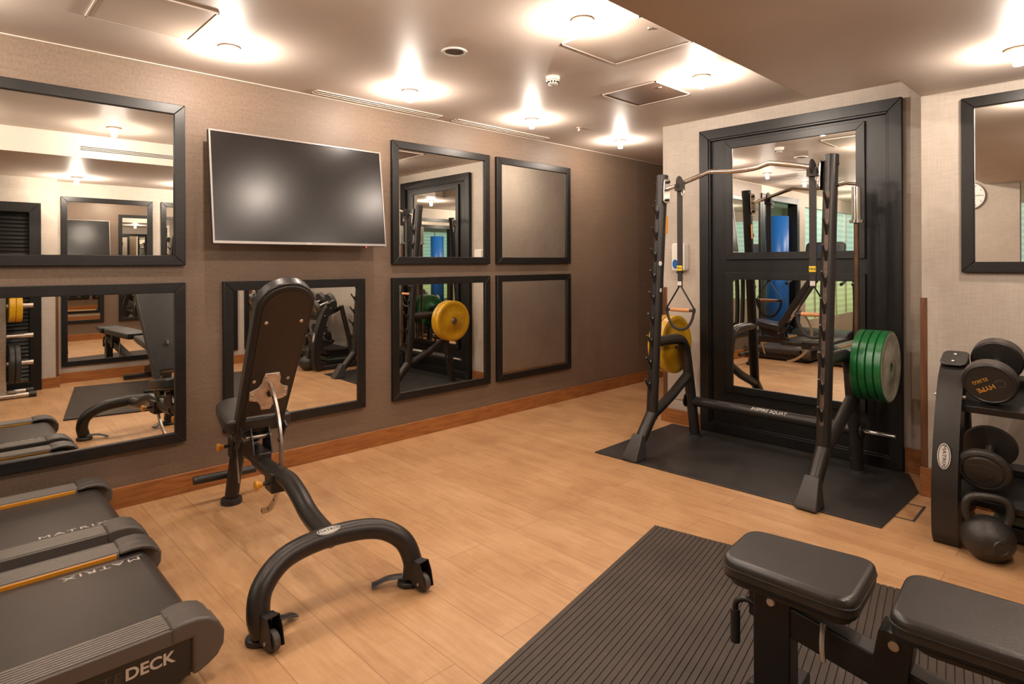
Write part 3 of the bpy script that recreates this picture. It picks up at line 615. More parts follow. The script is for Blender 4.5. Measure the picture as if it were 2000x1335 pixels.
# ================================================================ ADJUSTABLE BENCH (upright)
def adjustable_bench():
    t = thing('adjustable_bench', 'black adjustable weight bench with raised backrest and wheeled arched base', 'weight bench', (1.10, 2.06, 0), -.078)
    P = lambda n, bm, m, par=t, **k: part(n, bm, m, par, world=False, **k)
    arch = smooth_path([(-.285, .01, .035), (-.297, .02, .10), (-.275, .045, .175), (-.195, .08, .232), (-.075, .10, .253), (.075, .10, .253), (.195, .08, .234), (.275, .045, .18), (.305, .02, .10), (.300, .01, .035)], 7)
    bm = new(); tube(bm, arch, .039, 20); P('arched_base', bm, M['charcoal'])
    sp = smooth_path([(0, .105, .245), (0, .22, .250), (0, .34, .270), (0, .44, .308), (0, .56, .338), (0, .70, .330), (0, .85, .322), (0, 1.0, .325)], 6)
    bm = new(); tube(bm, sp, .038, 20); P('spine', bm, M['charcoal'])
    bm = new(); box(bm, (-.032, .90, .310), (.032, 1.33, .385)); P('seat_beam', bm, M['charcoal'], bev=.008)
    bm = new(); tube(bm, [(-.0, 1.30, .40), (-.02, 1.345, .2), (-.03, 1.385, .03)], [.042, .036, .036], 18); P('rear_leg', bm, M['charcoal'])
    bm = new(); lathe(bm, [(0, 0), (0, .052), (.012, .056), (.03, .052), (.035, .040), (.035, 0)], (-.03, 1.387, 0), (0, 0, 1), 28); P('rear_foot', bm, M['blackrubber'])
    for s, x in ((-1, -.285), (1, .300)):
        bm = new(); prism(bm, ellipse(.052, .045, 28), (x, .03, 0), (1, 0, 0), (0, 1, 0), (0, 0, .022)); f = P('foot_plate', bm, M['blackrubber'], bev=.006)
        # step tab
        bm = new(); d = Vector((-s*.9, .42, 0)).normalized(); pth = smooth_path([(x+d.x*.03, .03+d.y*.03, .035), (x+d.x*.09, .03+d.y*.09, .033), (x+d.x*.15, .03+d.y*.15, .012)], 4)
        tube(bm, pth, [.022, .022, .022, .021, .021, .020, .020, .022, .026], 12, sy=.25); P('foot_tab', bm, M['black'])
        # castor: fork plates + wheel in front of the foot
        ax = Vector((.22, -.975, 0))
        n = Vector((-ax.y, ax.x, 0)); cw = Vector((x+ax.x*.058, .005+ax.y*.058, .036))
        bm = new()
        for q in (-1, 1):
            o_ = cw+n*q*.022
            prism(bm, [(-.05, .0), (-.035, .075), (.005, .082), (.022, .045), (.034, -.012), (.018, -.022), (-.01, -.02)], o_, ax, (0, 0, 1), n*q*.003)
        prism(bm, [(-.022, 0), (.022, 0), (.022, .07), (-.022, .07)], cw-ax*.046+Vector((0, 0, .005)), n, (0, 0, 1), ax*.004)
        prism(bm, [(-.022, 0), (.022, 0), (.022, .036), (-.022, .036)], cw-ax*.034+Vector((0, 0, .077)), n, ax, (0, 0, .003)); cst = P('castor_bracket', bm, M['black'])
        bm = new(); lathe(bm, [(-.014, 0), (-.014, .028), (-.010, .034), (0, .036), (.010, .034), (.014, .028), (.014, 0)], cw, n, 28); P('wheel', bm, M['greyrubber'], cst)
        bm = new(); cyl(bm, cw-n*.030, cw+n*.030, .006, 12); P('axle', bm, M['steel'], cst)
    # backrest: plane tilted back towards the camera
    B = Vector((0, 1.005, .435)); ud = Vector((0, -.485, .775)).normalized(); nrm = Vector((1, 0, 0)).cross(ud)   # outward of the back (towards -y)
    if nrm.y > 0: nrm = -nrm
    H = .915
    def outline(w0, w1, h0, h1, nt=None):
        o = [(-w0, h0), (w0, h0)]; r = w1
        if nt: o = [(-w0, h0), (-w0+.026, h0), (-w0+.030, nt), (w0-.022, nt), (w0-.016, h0+.03), (w0, h0+.03)]
        for k in range(0, 21): a = k*PI/20; o.append((r*math.cos(a), h1-r+r*math.sin(a)))
        return o
    bm = new(); prism(bm, outline(.112, .130, -.02, H, .15), B-nrm*.012, (1, 0, 0), ud, -nrm*.055); pad = P('backrest', bm, M['leather'], bev=.014, seg=3)
    bm = new(); prism(bm, outline(.108, .122, -.02, H-.01, .15), B-nrm*.012, (1, 0, 0), ud, nrm*.010); P('pad_edge', bm, M['leather_side'], pad, bev=.004)
    bm = new(); prism(bm, outline(.092, .104, .155, H-.035), B-nrm*.002, (1, 0, 0), ud, nrm*.003); bd = P('backing_board', bm, M['board'], pad)
    for x, h in ((-.078, .715), (.078, .715), (-.078, .375), (.078, .375)):
        bm = new(); c = B+Vector((x, 0, 0))+ud*h; lathe(bm, [(0, .008), (.003, .007), (.004, 0)], c+nrm*.001, nrm, 16); P('bolt', bm, M['worn_silver'], bd)
    # cast gusset: four-armed plate
    g = [(-.035, .42), (.030, .42), (.040, .39), (.042, .355), (.060, .335), (.085, .325), (.090, .27), (.070, .255), (.045, .25), (.030, .22), (.022, .195), (-.022, .195), (-.030, .225), (-.045, .25), (-.085, .262), (-.090, .315), (-.055, .335), (-.042, .36), (-.040, .39)]
    bm = new(); prism(bm, g, B, (1, 0, 0), ud, nrm*.008); gu = P('gusset_plate', bm, M['worn_silver'], bev=.002)
    bm = new(); lathe(bm, [(0, .017), (.010, .017), (.013, .012), (.013, 0)], B+Vector((.005, 0, 0))+ud*.30+nrm*.008, nrm, 20); P('pivot_cap', bm, M['blackplastic'], gu)
    bm = new()
    for x, h in ((-.028, .405), (.022, .405), (.075, .31), (.075, .275), (-.076, .30), (-.076, .275), (.016, .21), (-.016, .21)):
        lathe(bm, [(0, .005), (.003, .004), (.003, 0)], B+Vector((x, 0, 0))+ud*h+nrm*.008, nrm, 10)
    P('screws', bm, M['steel'], gu)
    # curved adjuster bar with holes
    hz = Vector((0, 1.01, .44)); R0, R1 = .340, .368; pts = []; hs = []
    NN = 30; a0, a1 = math.radians(72), math.radians(-78)
    bm = new(); 
    for r_ in (R0, R1):
        pts.append([(hz.y-r_*math.cos(a0+(a1-a0)*k/NN), hz.z+r_*math.sin(a0+(a1-a0)*k/NN)) for k in range(NN+1)])
    ol = pts[0]+pts[1][::-1]
    for x0_, x1_ in ((-.012, -.008), (.008, .012)) if False else ((-.011, .0),):
        A_ = [[bm.verts.new((xx, y, z)) for (y, z) in row] for xx in (x0_, x1_) for row in pts]
        a_, b_, c_, d_ = A_
        for k in range(NN):
            bm.faces.new((a_[k], b_[k], b_[k+1], a_[k+1])); bm.faces.new((c_[k], c_[k+1], d_[k+1], d_[k])); bm.faces.new((b_[k], d_[k], d_[k+1], b_[k+1])); bm.faces.new((a_[k], a_[k+1], c_[k+1], c_[k]))
        bm.faces.new((a_[0], c_[0], d_[0], b_[0])); bm.faces.new((a_[-1], b_[-1], d_[-1], c_[-1]))
    ab = P('adjuster_bar', bm, M['steel'])
    bm = new()
    for k in range(9):
        a = math.radians(60-k*17); rr = (R0+R1)/2; c = Vector((-.0112, hz.y-rr*math.cos(a), hz.z+rr*math.sin(a))); cyl(bm, c, c+Vector((-.0006, 0, 0)), .006, 14)
    P('adjuster_holes', bm, M['dark'], ab)
    # short seat adjuster
    bm = new(); prism(bm, rrect(.022, .16, .010), (-.035, 1.235, .235), Vector((0, 1, .3)).normalized(), Vector((0, .28, 1)).normalized(), (-.005, 0, 0)); P('seat_adjuster_bar', bm, M['steel'])
    # adjuster housings
    bm = new(); box(bm, (-.048, .66, .262), (.040, .76, .352)); P('adjuster_housing', bm, M['black'], bev=.006)
    for c in ((-.048, .70, .305), (-.060, 1.31, .335)):
        bm = new(); c = Vector(c); cyl(bm, c, c+Vector((-.03, 0, 0)), .009, 14); k1 = P('pull_pin', bm, M['black'])
        bm = new(); lathe(bm, [(.028, 0), (.028, .012), (.040, .015), (.052, .022), (.058, .022), (.062, .016), (.062, 0)], c, (-1, 0, 0), 24); P('knob', bm, M['yellow_knob'], k1, label='amber pull knob')
    bm = new(); box(bm, (-.058, 1.27, .27), (-.0, 1.35, .38)); P('seat_hinge', bm, M['black'], bev=.006)
    # hinge brackets
    for s in (-1, 1):
        bm = new(); prism(bm, [(.93, .37), (1.08, .37), (1.06, .47), (1.0, .52), (.95, .44)], (s*.040, 0, 0), (0, 1, 0), (0, 0, 1), (s*.006, 0, 0)); P('hinge_bracket', bm, M['black'])
        bm = new(); prism(bm, [(.90, .50), (.93, .52), (1.03, .40), (1.0, .385)], (s*.10, 0, 0), (0, 1, 0), (0, 0, 1), (s*.008, 0, 0)); P('backrest_strut', bm, M['black'])
    bm = new(); cyl(bm, (-.06, 1.01, .44), (.06, 1.01, .44), .014, 16); P('hinge_pin', bm, M['steel'])
    # seat pad (raised front)
    o = Vector((0, .985, .475)); sd = Vector((0, 1, .16)).normalized(); sn = Vector((1, 0, 0)).cross(sd)
    so = [(-.155, .0), (.155, .0), (.152, .14), (.140, .27), (.11, .31), (.06, .33), (-.06, .33), (-.11, .31), (-.140, .27), (-.152, .14)]
    bm = new(); prism(bm, so, o, (1, 0, 0), sd, sn*.068); P('seat', bm, M['leather'], bev=.014, seg=3)
    bm = new(); prism(bm, [(-.12, .02), (.12, .02), (.06, .30), (-.06, .30)], o-sn*.012, (1, 0, 0), sd, sn*.012); P('seat_board', bm, M['board'])
    bm = new(); prism(bm, [(.02, 0), (.28, 0), (.22, -.09), (.10, -.10)], o-Vector((.03, 0, 0)), sd, sn, (.06, 0, 0)); P('seat_mount', bm, M['black'])
    bm = new(); tube(bm, [(-.20, 1.47, .135), (.12, 1.47, .135)], .022, 16); hd = P('carry_handle', bm, M['blackrubber'])
    bm = new(); tube(bm, [(-.02, 1.34, .16), (-.02, 1.46, .137)], .016, 12); P('handle_stem', bm, M['charcoal'], hd)
    badge(t, (-.02, .083, .290), (1, .02, .02), (0, -.35, .93), .046, .018, R=.05, world=False, size=.017)
    return t
adjustable_bench()

# ================================================================ SQUAT RACK
YR, YL = 1.22, 2.32
def squat_rack():
    t = thing('squat_rack', 'black tubular squat rack with row of bar hooks and chrome pull-up bar', 'squat rack', (3.75, 1.77, 0))
    for y, out in ((YL, 1), (YR, -1)):
        bm = new(); tube(bm, [(3.545, y, .24), (3.69, y, 1.905)], .038, 22); u = part('upright', bm, M['charcoal'], t)
        bm = new(); lathe(bm, [(0, .0392), (.06, .0392), (.062, .036), (.062, 0)], (3.688, y, 1.848), (.087, 0, 1), 22); part('end_cap', bm, M['blackplastic'], u)
        bm = new(); tube(bm, [(3.565, y, .29), (3.47, y, .185), (3.345, y, .045)], .040, 20); part('front_leg', bm, M['charcoal'], t)
        bm = new(); sec = [((3.275, .008), .058), ((3.278, .030), .058), ((3.375, .165), .038), ((3.415, .150), .038), ((3.400, .008), .058)]
        a_ = [bm.verts.new((q[0], y-hw, q[1])) for q, hw in sec]; b_ = [bm.verts.new((q[0], y+hw, q[1])) for q, hw in sec]
        bm.faces.new(a_); bm.faces.new(b_[::-1])
        for k in range(5): bm.faces.new((a_[k], a_[(k+1) % 5], b_[(k+1) % 5], b_[k]))
        part('front_foot', bm, M['footgrey'], t, bev=.008, seg=3)
        bm = new(); tube(bm, [(3.55, y, .26), (3.80, y, .36), (4.02, y, .475)], .034, 18); part('brace', bm, M['charcoal'], t)
        bm = new(); tube(bm, smooth_path([(3.60, y, .755), (3.80, y, .755), (3.92, y, .74), (3.985, y, .67), (4.015, y, .55), (4.05, y, .38), (4.12, y, .012)], 6), .037, 20); part('rear_leg', bm, M['charcoal'], t)
        bm = new(); lathe(bm, [(0, 0), (0, .048), (.012, .046), (.014, .038), (.014, 0)], (4.12, y, .008), (0, 0, 1), 24); part('rear_foot', bm, M['blackrubber'], t)
        # bar hooks up the front of the upright
        for k in range(9):
            z = .46+k*.147; x = 3.545+(z-.24)*.0871-.034
            bm = new(); hk = [(0, -.045), (-.012, -.035), (-.030, .0), (-.055, .030), (-.066, .052), (-.058, .060), (-.040, .034), (-.018, .016), (-.004, .030), (0, .045)]
            prism(bm, hk, (x, y-.006, z), (1, 0, 0), (0, 0, 1), (0, .012, 0)); part('bar_hook', bm, M['black'], t, bev=.002)
        bm = new(); box(bm, (3.50, y-.011, .40), (3.503, y+.011, 1.70), Matrix.Rotation(.0869, 3, 'Y')); 
        bmesh.ops.translate(bm, verts=bm.verts, vec=(.075, 0, 0)); part('hook_strip', bm, M['black'] if out > 0 else M['worn_strip'], t)
        # storage pegs
        bm = new(); cyl(bm, (4.00, y+out*.03, .695), (4.00, y+out*(.212 if out < 0 else .215), .695), .0235, 24); pg = part('plate_peg', bm, M['chrome'], t)
        bm = new(); lathe(bm, [(0, .04), (.012, .04), (.012, .024)], (4.00, y+out*.032, .695), (0, out, 0), 24); part('peg_collar', bm, M['black'], pg)
        bm = new(); cyl(bm, (4.075, y+out*.03, .275), (4.075, y+out*.215, .275), .012, 18); pg = part('lower_peg', bm, M['chrome'], t)
        bm = new(); lathe(bm, [(0, .0), (0, .05), (.010, .05), (.012, .02), (.02, .016), (.02, 0)], (4.075, y+out*.036, .275), (0, out, 0), 28); part('peg_collar', bm, M['black'], pg)
        # bar bracket
        s = -out; yb = y+s*.040
        bm = new(); prism(bm, rrect(.075, .17, .02), (3.672, yb, 1.795), (1, 0, .0), (.087, 0, 1), (0, s*.010, 0)); br = part('bar_bracket', bm, M['chrome'], t, bev=.003)
        bm = new()
        for dz in (-.062, .062): lathe(bm, [(0, .010), (.014, .010), (.018, 0)], (3.672+dz*.09, yb+s*.010, 1.795+dz), (0, s, 0), 12); lathe(bm, [(0, .009), (.008, .009), (.010, 0)], (3.672+dz*.09, y-s*.036, 1.795+dz), (0, -s, 0), 12)
        part('bolts', bm, M['black'], br)
    bx_ = 3.665
    bar = smooth_path([(bx_, YL-.045, 1.805), (bx_, 2.19, 1.825), (bx_, 1.98, 1.885), (bx_, 1.935, 1.892), (bx_, 1.80, 1.878), (bx_, 1.66, 1.880), (bx_, 1.575, 1.898), (bx_, 1.53, 1.895), (bx_, 1.33, 1.850), (bx_, YR+.045, 1.812)], 5)
    bm = new(); tube(bm, bar, .015, 18); part('pull_up_bar', bm, M['chrome'], t)
    bm = new(); tube(bm, [(4.075, YL, .275), (4.075, YR, .275)], .036, 20); cb = part('cross_bar', bm, M['charcoal'], t)
    text('lettering', 'INSPIRE SQUAT', .030, frame4((4.075-.036*.72, 1.74, .275+.036*.70), (0, -1, 0), (-.72, 0, .70)), M['offwhite'], cb, sx=1.15, shear=.25, bold=.0005, ext=.0015)
    # stickers
    bm = new(); prism(bm, [(0, 0), (.03, 0), (.03, .12), (0, .12)], (3.660, YL-.0392, 1.50), (1, 0, 0), (.087, 0, 1), (0, -.001, 0)); part('warning_label', bm, M['sticker'], t)
    bm = new(); prism(bm, ellipse(.013, .016, 20), (3.600, YL-.036, 1.295), (.95, -.3, 0), (.087, 0, 1), (-.001, -.003, 0)); part('round_label', bm, M['white'], t)
    bm = new(); prism(bm, [(0, 0), (.022, 0), (.022, .025), (0, .025)], (3.588, YL-.039, 1.10), (1, 0, 0), (.087, 0, 1), (0, -.001, 0)); part('small_label', bm, M['white'], t)
    # upright barbell holder
    bm = new(); cyl(bm, (4.19, YR+.02, .012), (4.19, YR+.02, .20), .032, 20); tube(bm, [(4.07, YR+.01, .10), (4.19, YR+.02, .10)], .015, 12); part('bar_holder', bm, M['black'], t)
    return t
squat_rack()
# barbell standing in the holder
t = thing('barbell', 'short barbell standing upright with chrome sleeve and bronze shaft, behind green plates', 'barbell', (4.19, 1.24, .01))
bm = new(); cyl(bm, (4.19, 1.24, .012), (4.19, 1.24, 1.56), .0155, 18); part('shaft', bm, M['bronze'], t)
bm = new(); lathe(bm, [(0, .016), (0, .040), (.018, .040), (.018, .027), (.225, .027), (.228, .024), (.228, 0)], (4.19, 1.24, 1.545), (0, 0, 1), 28); part('sleeve', bm, M['chrome'], t)

# ================================================================ BUMPER PLATES
def bumper(y, out, R, th, m, mf, label, group, x=4.00, z=.695-.0, hub=.030):
    zc = z-(.026-.0237)
    t = thing('weight_plate', label, 'weight plate', (x, y, zc-R), 0, group)
    bm = new(); w = th-.001
    lathe(bm, [(0, .026), (0, R*.42), (.004, R*.45), (.004, R*.80), (0, R*.84), (0, R-.006), (.004, R), (w-.004, R), (w, R-.006), (w, R*.84), (w-.004, R*.80), (w-.004, R*.45), (w, R*.42), (w, .026), (0, .026)], (x, y, zc), (0, out, 0), 64)
    part('rubber_disc', bm, m, t)
    if mf:
        bm = new(); lathe(bm, [(w+.0002, R-.007), (w+.0012, R-.008), (w+.0012, R*.85), (w-.003, R*.80), (w-.003, R*.45), (w+.0012, R*.42), (w+.0012, R*.16), (w+.0002, R*.155)], (x, y, zc), (0, out, 0), 64); part('outer_face', bm, mf, t, label='dusty pale face with raised rings')
    bm = new(); lathe(bm, [(-.0015, .0245), (-.0015, .036), (w+.002, .036), (w+.002, .0245)], (x, y, zc), (0, out, 0), 32); part('steel_hub', bm, M['steel'], t)
    return t
gl = ['green bumper plate innermost on the right peg of the squat rack', 'second green bumper plate from the squat rack frame', 'third green bumper plate from the squat rack frame', 'outermost green bumper plate, its dusty pale face turned to the dumbbell rack']
for k in range(4): bumper(1.165-k*.0405, -1, .207, .0395, M['green'], M['greenface'] if k == 3 else None, gl[k], 'green plates on the rack peg')
for k, l in enumerate(['yellow bumper plate innermost on the left peg of the squat rack', 'outer yellow bumper plate on the left peg, nearest the brown wall']):
    bumper(2.395+k*.062, 1, .213, .058, M['yellow'], None, l, 'yellow plates on the rack peg')

# ================================================================ SUSPENSION STRAPS
def strap(y, x, ztop, zh, hw, label, zt_tag):
    t = thing('suspension_strap', label, 'suspension trainer', (x, y, zh-.13), 0, 'suspension straps on the pull-up bar')
    bm = new(); tube(bm, smooth_path([(x+.024, y, ztop), (x, y+.002, ztop+.024), (x-.024, y, ztop), (x, y, ztop-.028)], 5, True), .010, 10, True, sy=2.4)
    box(bm, (x-.022, y-.026, ztop-.055), (x+.022, y+.026, ztop-.012)); part('anchor_wrap', bm, M['webbing'], t, bev=.006)
    bm = new(); tube(bm, smooth_path([(x-.01, y-.030, ztop-.045), (x-.01, y-.040, ztop-.07), (x-.01, y-.028, ztop-.090), (x-.01, y-.018, ztop-.068)], 5, True), .0028, 8, True); part('carabiner', bm, M['steel'], t)
    bm = new(); box(bm, (x-.003, y-.020, zt_tag-.02), (x+.003, y+.020, ztop-.03)); box(bm, (x-.006, y-.016, zh+.155), (x+.006, y+.016, zt_tag)); part('webbing', bm, M['webbing'], t, bev=.001)
    bm = new(); box(bm, (x-.012, y-.019, zt_tag-.017), (x-.002, y+.019, zt_tag+.017)); tg = part('label_tag', bm, M['yellow_tag'], t, bev=.002, label='small yellow tag with black letters')
    text('lettering', 'TRX', .018, frame4((x-.0125, y, zt_tag), (0, -1, 0), (-1, 0, 0)), M['blackplastic'], tg, sx=1.1, ext=.0003, bold=.0003)
    bm = new(); box(bm, (x-.009, y-.014, zh+.165), (x-.003, y+.014, zh+.192)); part('size_label', bm, M['white'], t)
    bm = new(); box(bm, (x-.008, y-.02, zt_tag-.034), (x+.008, y+.024, zt_tag-.022)); part('buckle', bm, M['black'], t)
    bm = new(); ap = Vector((x, y, zh+.160))
    for s in (-1, 1):
        tube(bm, [ap+Vector((0, s*.006, 0)), (x, y+s*hw, zh+.012), (x, y+s*hw, zh-.01)], .0105, 10, sy=.30)
        box(bm, (x-.009, y+s*hw-.007, zh-.014), (x+.009, y+s*hw+.007, zh+.014))
    part('handle_triangle', bm, M['webbing'], t)
    bm = new(); tube(bm, smooth_path([(x, y+hw, zh), (x, y+hw*.86, zh-.06), (x, y+hw*.5, zh-.115), (x, y, zh-.132), (x, y-hw*.5, zh-.115), (x, y-hw*.86, zh-.06), (x, y-hw, zh)], 6), .010, 10, sy=.35); part('foot_loop', bm, M['webbing'], t)
    bm = new(); tube(bm, [(x, y-hw, zh), (x, y-hw*.68, zh)], .010, 14); tube(bm, [(x, y+hw, zh), (x, y+hw*.68, zh)], .010, 14); part('grip_ends', bm, M['black'], t)
    bm = new(); tube(bm, [(x, y-hw*.70, zh), (x, y+hw*.70, zh)], .0125, 18); part('grip', bm, M['gripwood'], t, label='tan grip')
strap(2.155, 3.64, 1.838, .982, .102, 'left suspension strap hanging from pull-up bar, by the hooked upright', 1.263)
strap(1.303, 3.64, 1.845, 1.00, .092, 'right suspension strap hanging from pull-up bar, by the right upright', 1.260)

# ================================================================ DUMBBELL RACK
def dumbbell_rack():
    t = thing('dumbbell_rack', 'black two-tier dumbbell rack with curved end legs by the right wall', 'dumbbell rack', (3.6, .1, 0))
    for y0, y1 in ((.575, .675), (-.60, -.50)):
        pth = [(3.360, .0), (3.325, .05), (3.315, .14), (3.318, .28), (3.345, .43), (3.395, .60), (3.445, .72), (3.495, .785), (3.55, .822), (3.60, .838)]
        fr = [Vector((a, 0, b)) for a, b in smooth_path([(x, z, 0) for x, z in pth], 4) for _ in ()] if False else None
        sp = smooth_path([(x, 0, z) for x, z in pth], 5); n = len(sp); inn = []
        for i, p in enumerate(sp):
            tg_ = (sp[min(i+1, n-1)]-sp[max(i-1, 0)]).normalized(); nn = Vector((tg_.z, 0, -tg_.x)); inn.append(p+nn*.085)
        ol = [(p.x, p.z) for p in sp]+[(p.x, max(p.z, 0)) for p in inn[::-1]]
        bm = new()
        A_ = [[bm.verts.new((p.x, yy, max(p.z, 0))) for p in row] for yy in (y0, y1) for row in (sp, inn)]
        a_, b_, c_, d_ = A_
        for k in range(n-1):
            bm.faces.new((a_[k], a_[k+1], b_[k+1], b_[k])); bm.faces.new((c_[k], d_[k], d_[k+1], c_[k+1])); bm.faces.new((a_[k], c_[k], c_[k+1], a_[k+1])); bm.faces.new((b_[k], b_[k+1], d_[k+1], d_[k]))
        bm.faces.new((a_[0], b_[0], d_[0], c_[0])); bm.faces.new((a_[-1], c_[-1], d_[-1], b_[-1]))
        leg = part('end_leg', bm, M['charcoal'], t, bev=.012, seg=3)
        bm = new(); ym = (y0+y1)/2
        prism(bm, rrect(.13, .106, .03), (3.555, ym, .830), Vector((1, 0, .42)).normalized(), (0, 1, 0), (0, 0, .010)); cp = part('top_cap', bm, M['footgrey'], leg, bev=.004)
        for dx in (.025, -.035):
            bm = new(); lathe(bm, [(0, .009), (.005, .007), (.006, 0)], (3.555+dx, ym, .840+dx*.42), (0, 0, 1), 14); part('bolt', bm, M['steel'], leg)
        for xx, zz in ((3.53, .76), (3.455, .67)):
            for q, s in ((y0, -1), (y1, 1)): bm = new(); lathe(bm, [(0, .010), (.010, .009), (.014, 0)], (xx, q, zz), (0, s, 0), 14); part('bolt', bm, M['steel'], leg)
        bm = new(); tube(bm, [(3.70, ym, .78), (3.80, ym, .40), (3.88, ym, .03)], .030, 16); part('rear_leg', bm, M['charcoal'], t)
        bm = new(); tube(bm, [(3.40, ym, .035), (3.90, ym, .035)], .030, 16); part('base_rail', bm, M['charcoal'], t)
    badge(t, (3.334, .628, .412), (-.18, 0, -.984), (-.984, 0, .18), .058, .026, world=True, size=.0205)
    for (xa, za, xb, zb, nm) in ((3.45, .655, 3.68, .745, 'top_shelf'), (3.38, .255, 3.60, .345, 'bottom_shelf')):
        bm = new(); d = Vector((xb-xa, 0, zb-za)).normalized(); nn = Vector((-d.z, 0, d.x))
        prism(bm, [(-.05, 0), (.0, 0), (.0, -.035), (-.05, -.035)], (xa+.03, -.56, za), d, nn, (0, 1.15, 0)); prism(bm, [(0, 0), (.05, 0), (.05, -.035), (0, -.035)], (xb-.03, -.56, zb), d, nn, (0, 1.15, 0))
        prism(bm, [(0, -.028), ((Vector((xb-xa, 0, zb-za))).length, -.028), ((Vector((xb-xa, 0, zb-za))).length, -.035), (0, -.035)], (xa, -.56, za), d, nn, (0, 1.15, 0))
        sh = part(nm, bm, M['black'], t, bev=.002)
    return t
dumbbell_rack()
def dumbbell(kind, label, group, loc, tilt=.36):
    """axis local x, origin at centre"""
    t = bpy.data.objects.new('dumbbell', None); t.empty_display_size = .1; COL.objects.link(t); tagit(t, label, 'dumbbell', group)
    m4 = Matrix.Translation(loc) @ Matrix.Rotation(-tilt, 4, 'Y'); t.matrix_world = m4; ROOT[t.name] = m4
    R = .100; L = .078; H = .062 if kind == 'hype' else .040
    bm = new(); cyl(bm, (-L, 0, 0), (L, 0, 0), .016, 18); part('handle', bm, M['steel'], t, world=False)
    for s in (-1, 1):
        bm = new()
        if kind == 'hype': lathe(bm, [(0, 0), (0, .045), (.006, R*.94), (.012, R), (H-.010, R), (H-.003, R*.95), (H-.001, R*.90), (H-.004, R*.87), (H-.004, 0)], (s*L, 0, 0), (s, 0, 0), 48)
        else: lathe(bm, [(0, 0), (0, .03), (.006, R*.90), (.010, R*1.02), (H-.012, R*1.03), (H-.004, R*.96), (H, R*.86), (H-.003, R*.76), (H+.002, R*.70), (H+.002, 0)], (s*L, 0, 0), (s, 0, 0), 48)
        hd = part('head', bm, M['blackrubber'] if kind == 'hype' else M['iron'], t, world=False)
        if kind == 'hype':
            bm = new(); lathe(bm, [(.0001, R*1.004), (.004, R*1.006), (H-.020, R*1.006), (H-.016, R*1.004)], (s*(L+.008), 0, 0), (s, 0, 0), 48); part('rim_band', bm, M['greyrubber'], hd, world=False)
            if s < 0:
                f = frame4((-(L+H-.004)-.0006, 0, 0), (0, .87, -.50), (-1, 0, 0))
                text('lettering', 'HYPE', .030, f @ Matrix.Translation((.022, .014, 0)), M['gold'], hd, world=False, bold=.0008, sx=1.05)
                text('weight_lettering', '32.5KG', .021, f @ Matrix.Translation((.022, -.026, 0)), M['gold'], hd, world=False, bold=.0004, sx=1.0)
                c = f @ Vector((-.040, .012, .0)); bm = new(); pts = []
                for r0, r1 in ((.013, .021),):
                    n = 24
                    for k in range(n-5):
                        a, b = 2*PI*k/n, 2*PI*(k+1)/n; w0 = r0+(r1-r0)*.5*(k/n)
                        q = [(r1*math.cos(a), r1*math.sin(a)), (r1*math.cos(b), r1*math.sin(b)), (w0*math.cos(b), w0*math.sin(b)), (w0*math.cos(a), w0*math.sin(a))]
                        prism(bm, q, c, (0, 1, 0), (0, 0, 1), (-.0006, 0, 0))
                part('ring_logo', bm, M['greyrubber'], hd, world=False)
        elif s < 0:
            bm = new(); sh = [(-.045, .03), (0, .042), (.045, .03), (.042, -.012), (0, -.048), (-.042, -.012)]
            prism(bm, sh, (-(L+H+.002), 0, 0), (0, 1, 0), (0, 0, 1), (-.002, 0, 0)); em = part('shield_emblem', bm, M['iron'], hd, world=False, bev=.001)
    return t
tg = 'dumbbells on the two-tier rack'
d1 = dumbbell('hype', 'black rubber dumbbell with gold lettering on the upper shelf', tg, (3.535, .474, .799))
d2 = dumbbell('iron', 'plain cast-iron dumbbell with shield emblem on the lower shelf, above the kettlebell', tg, (3.475, .492, .405))
def dd(src, loc, lab): dup(src, None, 0, lab, tg, Matrix.Translation(loc) @ Matrix.Rotation(-.36, 4, 'Y'))
dd(d1, (3.535, .235, .799), 'second rubber dumbbell from the camera-side leg on the upper shelf')
dd(d1, (3.535, -.01, .799), 'third rubber dumbbell on the upper shelf, seen in the mirror')
dd(d1, (3.535, -.25, .799), 'fourth rubber dumbbell on the upper shelf, farthest from the squat rack')
dd(d2, (3.475, .22, .405), 'second cast-iron dumbbell on the lower shelf, seen in the mirror')
# kettlebell
t = thing('kettlebell', 'round black cast-iron kettlebell on the floor below the dumbbells', 'kettlebell', (3.330, .470, 0), .35)
bm = new(); prof = [(0, 0), (0, .045)]
for k in range(1, 18):
    a = -PI/2+.62+k*(PI-.62)/18; prof.append((.093+.096*math.sin(a)*.98, .100*math.cos(a)))
prof.append((.188, 0)); lathe(bm, prof, (0, 0, 0), (0, 0, 1), 44); part('body', bm, M['iron'], t, world=False)
bm = new(); tube(bm, smooth_path([(0, -.062, .150), (0, -.078, .195), (0, -.074, .245), (0, -.040, .268), (0, .040, .268), (0, .074, .245), (0, .078, .195), (0, .062, .150)], 6), .0165, 16); part('handle', bm, M['iron'], t, world=False)
bm = new(); d = Vector((-.96, -.28, 0)); c = Vector((0, 0, .088)); lathe(bm, [(.0965, .034), (.1035, .032), (.1035, .024), (.1010, .022), (.1010, 0)], c, d, 32); part('round_emblem', bm, M['iron'], t, world=False)
